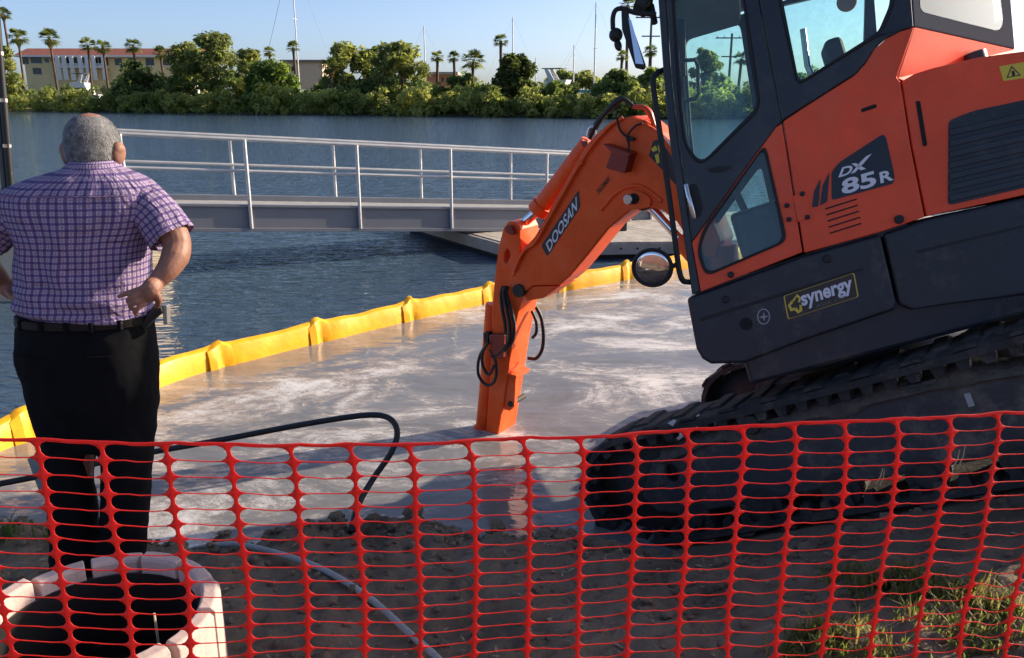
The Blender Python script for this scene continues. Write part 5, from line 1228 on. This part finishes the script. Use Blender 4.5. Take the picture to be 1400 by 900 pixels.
sailboat(412, -60, 14, 'sailboat with the tallest thick white mast, behind a palm', 13, R(170), stay=True); sailboat(583, 40, 24, 'sailboat with thin mast beside the yellow tinged oak', 10, R(10)); sailboat(701, 28, 26, 'sailboat with thin mast behind the lone tall palm', 10, R(175)); sailboat(732, 82, 60, 'small distant sailboat with short mast', 8, R(20))
sailboat(783, 66, 22, 'sailboat with short mast beside the white cruiser', 9, R(195)); sailboat(811, 8, 14, 'sailboat with tall mast and teal sail cover', 11, R(10), cover=True)
def cruiser(px, py, off, label, L, rz, z=-.25, fly=True):
    p = bank_off(px, off); T = empty('motor_cruiser', (p.x, p.y, z), label, 'motor boat', 'motor boats behind the mangroves'); T.rotation_euler = (0, 0, rz)
    hull_mesh(L, L*.32, 1.6, HULL, T)
    MB().prism([(-L*.30, -L*.11, 1.4), (L*.22, -L*.11, 1.4), (L*.06, -L*.11, 2.7), (-L*.28, -L*.11, 2.7)], [], (0, L*.22, 0)).build('cabin', HULL, T, bevel=.1)
    MB().prism([(-L*.24, -L*.113, 1.95), (L*.12, -L*.113, 1.95), (L*.06, -L*.113, 2.45), (-L*.24, -L*.113, 2.45)], [], (0, L*.226, 0)).build('window', GLZ, T)
    if fly:
        MB().prism([(-L*.26, -L*.09, 2.7), (L*.02, -L*.09, 2.7), (L*.05, -L*.09, 3.3), (-L*.24, -L*.09, 3.2)], [], (0, L*.18, 0)).build('flybridge', HULL, T, bevel=.06)
        for sy in (-1, 1): MB().prism([(-L*.18, sy*L*.085, 3.2), (-L*.10, sy*L*.085, 3.2), (-L*.20, sy*L*.085, 4.6), (-L*.24, sy*L*.085, 4.6)], [], (0, .1*sy, 0)).build('radar_arch', HULL, T, bevel=.03)
        MB().box(-L*.27, -L*.02, -L*.1, L*.1, 4.55, 4.65).build('canopy', mat('boat_canopy', (.04, .05, .07), .7), T, bevel=.03)
cruiser(772, 120, 13, 'white motor cruiser with flybridge beside the masts', 10, R(-25), .3); cruiser(240, 100, 16, 'long white boat hull showing through the palm trunks', 13, R(178), .6, False); cruiser(108, 100, 16, 'white boats below the balconies of the yellow building', 9, R(170), .5); cruiser(205, 102, 18, 'white boat half hidden by the dark rounded tree', 9, R(5), .5, False)
# utility poles
POLEW = mat('pole_wood', (.10, .085, .07), .9)
for px_, yt, lab_ in ((885, 18, 'wooden utility pole beside the excavator mirror'), (993, 46, 'wooden utility pole seen through the cab door window')):
    p, h, mpp = dims(px_, yt, 18); T = empty('utility_pole', tuple(p), lab_, 'utility pole', 'utility poles on the far shore')
    MB().tube([(0, 0, -.3), (0, 0, h)], [.19, .13], 8).build('pole', POLEW, T, smooth=60)
    for zz, w_ in ((h-.5, 1.9), (h-2.6, 1.1)): MB().box(-w_, w_, -.06, .06, zz-.07, zz+.07).build('crossarm', POLEW, T)
    for x_ in (-1.7, -.9, .9, 1.7): MB().tube([(x_, 0, h-.43), (x_, 0, h-.2)], [.07, .04], 6).build('insulator', WHT, T)

# ================================================================== near ground detail
def blade_mesh(spots, rng, lab, name, m, hmin, hmax, per, spread, wid=.0035):
    b = MB()
    for (x, y, k) in spots:
        for _ in range(int(per*k)):
            px_ = x+rng.gauss(0, spread); py_ = y+rng.gauss(0, spread*.7); z = ground_h(px_, py_)-.004; h = rng.uniform(hmin, hmax); a = rng.uniform(0, 6.28); bend = rng.uniform(.2, 1.0)*h; w_ = wid*rng.uniform(.6, 1.4)
            dx, dy = math.cos(a), math.sin(a); sx_, sy_ = -dy*w_, dx*w_
            p1 = (px_+dx*bend*.3, py_+dy*bend*.3, z+h*.55); p2 = (px_+dx*bend, py_+dy*bend, z+h*rng.uniform(.7, 1.0))
            b.add([(px_-sx_, py_-sy_, z), (px_+sx_, py_+sy_, z), (p1[0]+sx_*.8, p1[1]+sy_*.8, p1[2]), (p1[0]-sx_*.8, p1[1]-sy_*.8, p1[2]), p2], [(0, 1, 2, 3), (3, 2, 4)])
    o = b.build(name, m, None, fix=False); tag(o, lab, 'grass', kind='stuff'); return o
rg_ = random.Random(5)
def gspot(px, py, k=1.0, z=.1):
    q = at_z(px, py, z)
    for _ in range(4): q = at_z(px, py, ground_h(q.x, q.y))
    return (q.x, q.y, k)
G_GRASS = leaf_mat('grass_blade', (.05, .075, .02), (.13, .15, .05), 6.0); G_DRY = leaf_mat('dry_grass', (.14, .10, .05), (.28, .21, .11), 9.0)
sp_ = [gspot(x, y, k) for x, y, k in ((1190, 800, 1), (1215, 795, 1), (1240, 805, 1), (1265, 812, 1.2), (1290, 812, 1), (1320, 818, 1), (1350, 830, 1), (1385, 835, 1.2), (1150, 790, .6), (1230, 790, .7), (1110, 880, 1.4), (1135, 885, 1), (1090, 895, 1), (1260, 850, .5), (1310, 860, .5), (1380, 870, .5), (1160, 860, .3), (1330, 890, .6), (1200, 895, .7))]
blade_mesh(sp_, rg_, 'patchy sunlit grass on the dirt in front of the excavator tracks', 'grass', G_GRASS, .025, .085, 85, .045)
blade_mesh(sp_, rg_, 'dry straw blades mixed in the grass by the excavator', 'dry_grass', G_DRY, .03, .10, 40, .06)
sp2 = [gspot(x, y, k, 0) for x, y, k in ((10, 712, 1.2), (30, 718, 1), (50, 715, 1), (5, 735, 1), (215, 712, .5), (240, 706, .4), (470, 690, .9), (480, 700, 1), (70, 735, .5), (-40, 715, 1.2), (500, 705, .3), (350, 704, .25), (700, 712, .3))]
blade_mesh(sp2, rg_, 'weeds on the lip of the bank', 'weeds', G_GRASS, .03, .11, 70, .04)
blade_mesh([gspot(x, y, k, 0) for x, y, k in ((745, 690, 1), (765, 680, 1.2), (785, 690, 1.3), (760, 700, 1), (790, 705, 1), (670, 712, .5), (640, 714, .4))], rg_, 'dry straw on the sunlit clod by the track', 'straw', G_DRY, .02, .06, 60, .03, .003)
# loose clods
cl_ = MB(); rc = random.Random(9)
ico = bmesh.new(); bmesh.ops.create_icosphere(ico, subdivisions=1, radius=1); iv = [v.co.copy() for v in ico.verts]; ifc = [tuple(v.index for v in f.verts) for f in ico.faces]; ico.free()
for _ in range(2000):
    if rc.random() < .45: x = rc.uniform(-2.4, .6); y = 3.34+rc.gauss(0, .10)
    else: x = rc.uniform(-2.2, 2.4); y = rc.uniform(1.9, 3.5)
    s = rc.uniform(.005, .016) if rc.random() < .85 else (rc.uniform(.020, .050) if y > 3.2 else rc.uniform(.014, .028)); z = ground_h(x, y)+s*.25; sd = rc.random()*50
    cl_.add([(x+v.x*s*(1+.5*noise.noise(v*1.5+Vector((sd, 0, 0)))), y+v.y*s*(1+.5*noise.noise(v*1.5+Vector((0, sd, 0)))), z+v.z*s*.75*(1+.4*noise.noise(v*2+Vector((0, 0, sd))))) for v in iv], ifc)
tag(cl_.build('dirt_clods', MATS['dirt'], None, fix=False), 'loose dirt clods scattered over the bank', 'clods', kind='stuff')
# leaf litter and straw flecks
lt = MB()
for _ in range(900):
    if rc.random() < .4: x = rc.gauss(.1, .5); y = 3.3+rc.gauss(0, .12)
    else: x = rc.uniform(-2.2, 2.4); y = rc.uniform(1.9, 3.5)
    z = ground_h(x, y)+.006; a = rc.uniform(0, 6.28); L_ = rc.uniform(.006, .022); w_ = L_*rc.uniform(.12, .5); dx, dy = math.cos(a), math.sin(a); t = rc.uniform(-.4, .4)
    lt.add([(x-dx*L_, y-dy*L_, z-t*L_*.3), (x-dy*w_, y+dx*w_, z+.003), (x+dx*L_, y+dy*L_, z+t*L_+.002), (x+dy*w_, y-dx*w_, z+.001)], [(0, 1, 2, 3)])
tag(lt.build('leaf_litter', mat('litter', (.12, .08, .045), .9, col2=(.45, .36, .22), vscale=9), None, fix=False), 'dry leaf flecks scattered on the dirt', 'litter', kind='stuff')
# straw stalks caught on the tracks, torn paper bits
def local_to_world(px, py, c): return XM @ E(px, py, c)
for i, (a, b_) in enumerate((((1198, 662), (1207, 640)), ((1203, 664), (1209, 642)), ((1303, 640), (1312, 615)), ((1310, 640), (1320, 608)), ((1196, 667), (1198, 672)), ((1222, 660), (1223, 668)))):
    cc = -.34; p, q = local_to_world(*a, cc), local_to_world(*b_, cc)
    o = MB().tube([Vector((0, 0, 0)), (q-p)*.5+Vector((.004, -.003, 0)), q-p], [.0035, .003, .002], 5).build('straw_stalk', mat('straw', (.55, .40, .20), .8), None, smooth=60); o.location = p
    tag(o, 'dry straw stalk caught on the excavator track', 'straw', 'straw stalks on the track')
pb = mat('torn_paper', (.6, .6, .58), .8)
for i, pl_ in enumerate(([(913, 579), (921, 574), (925, 575), (920, 583)], [(936, 574), (948, 572), (949, 574), (940, 576)], [(951, 570), (956, 566), (957, 571), (952, 572)])):
    P = [local_to_world(x, y, .24) for x, y in pl_]; o = MB().prism([p-P[0] for p in P], [], (0, .004, 0)).build('torn_scrap', pb, None); o.location = P[0]
    tag(o, 'torn white scrap stuck on the dark front of the track', 'scrap', 'white scraps on the track')
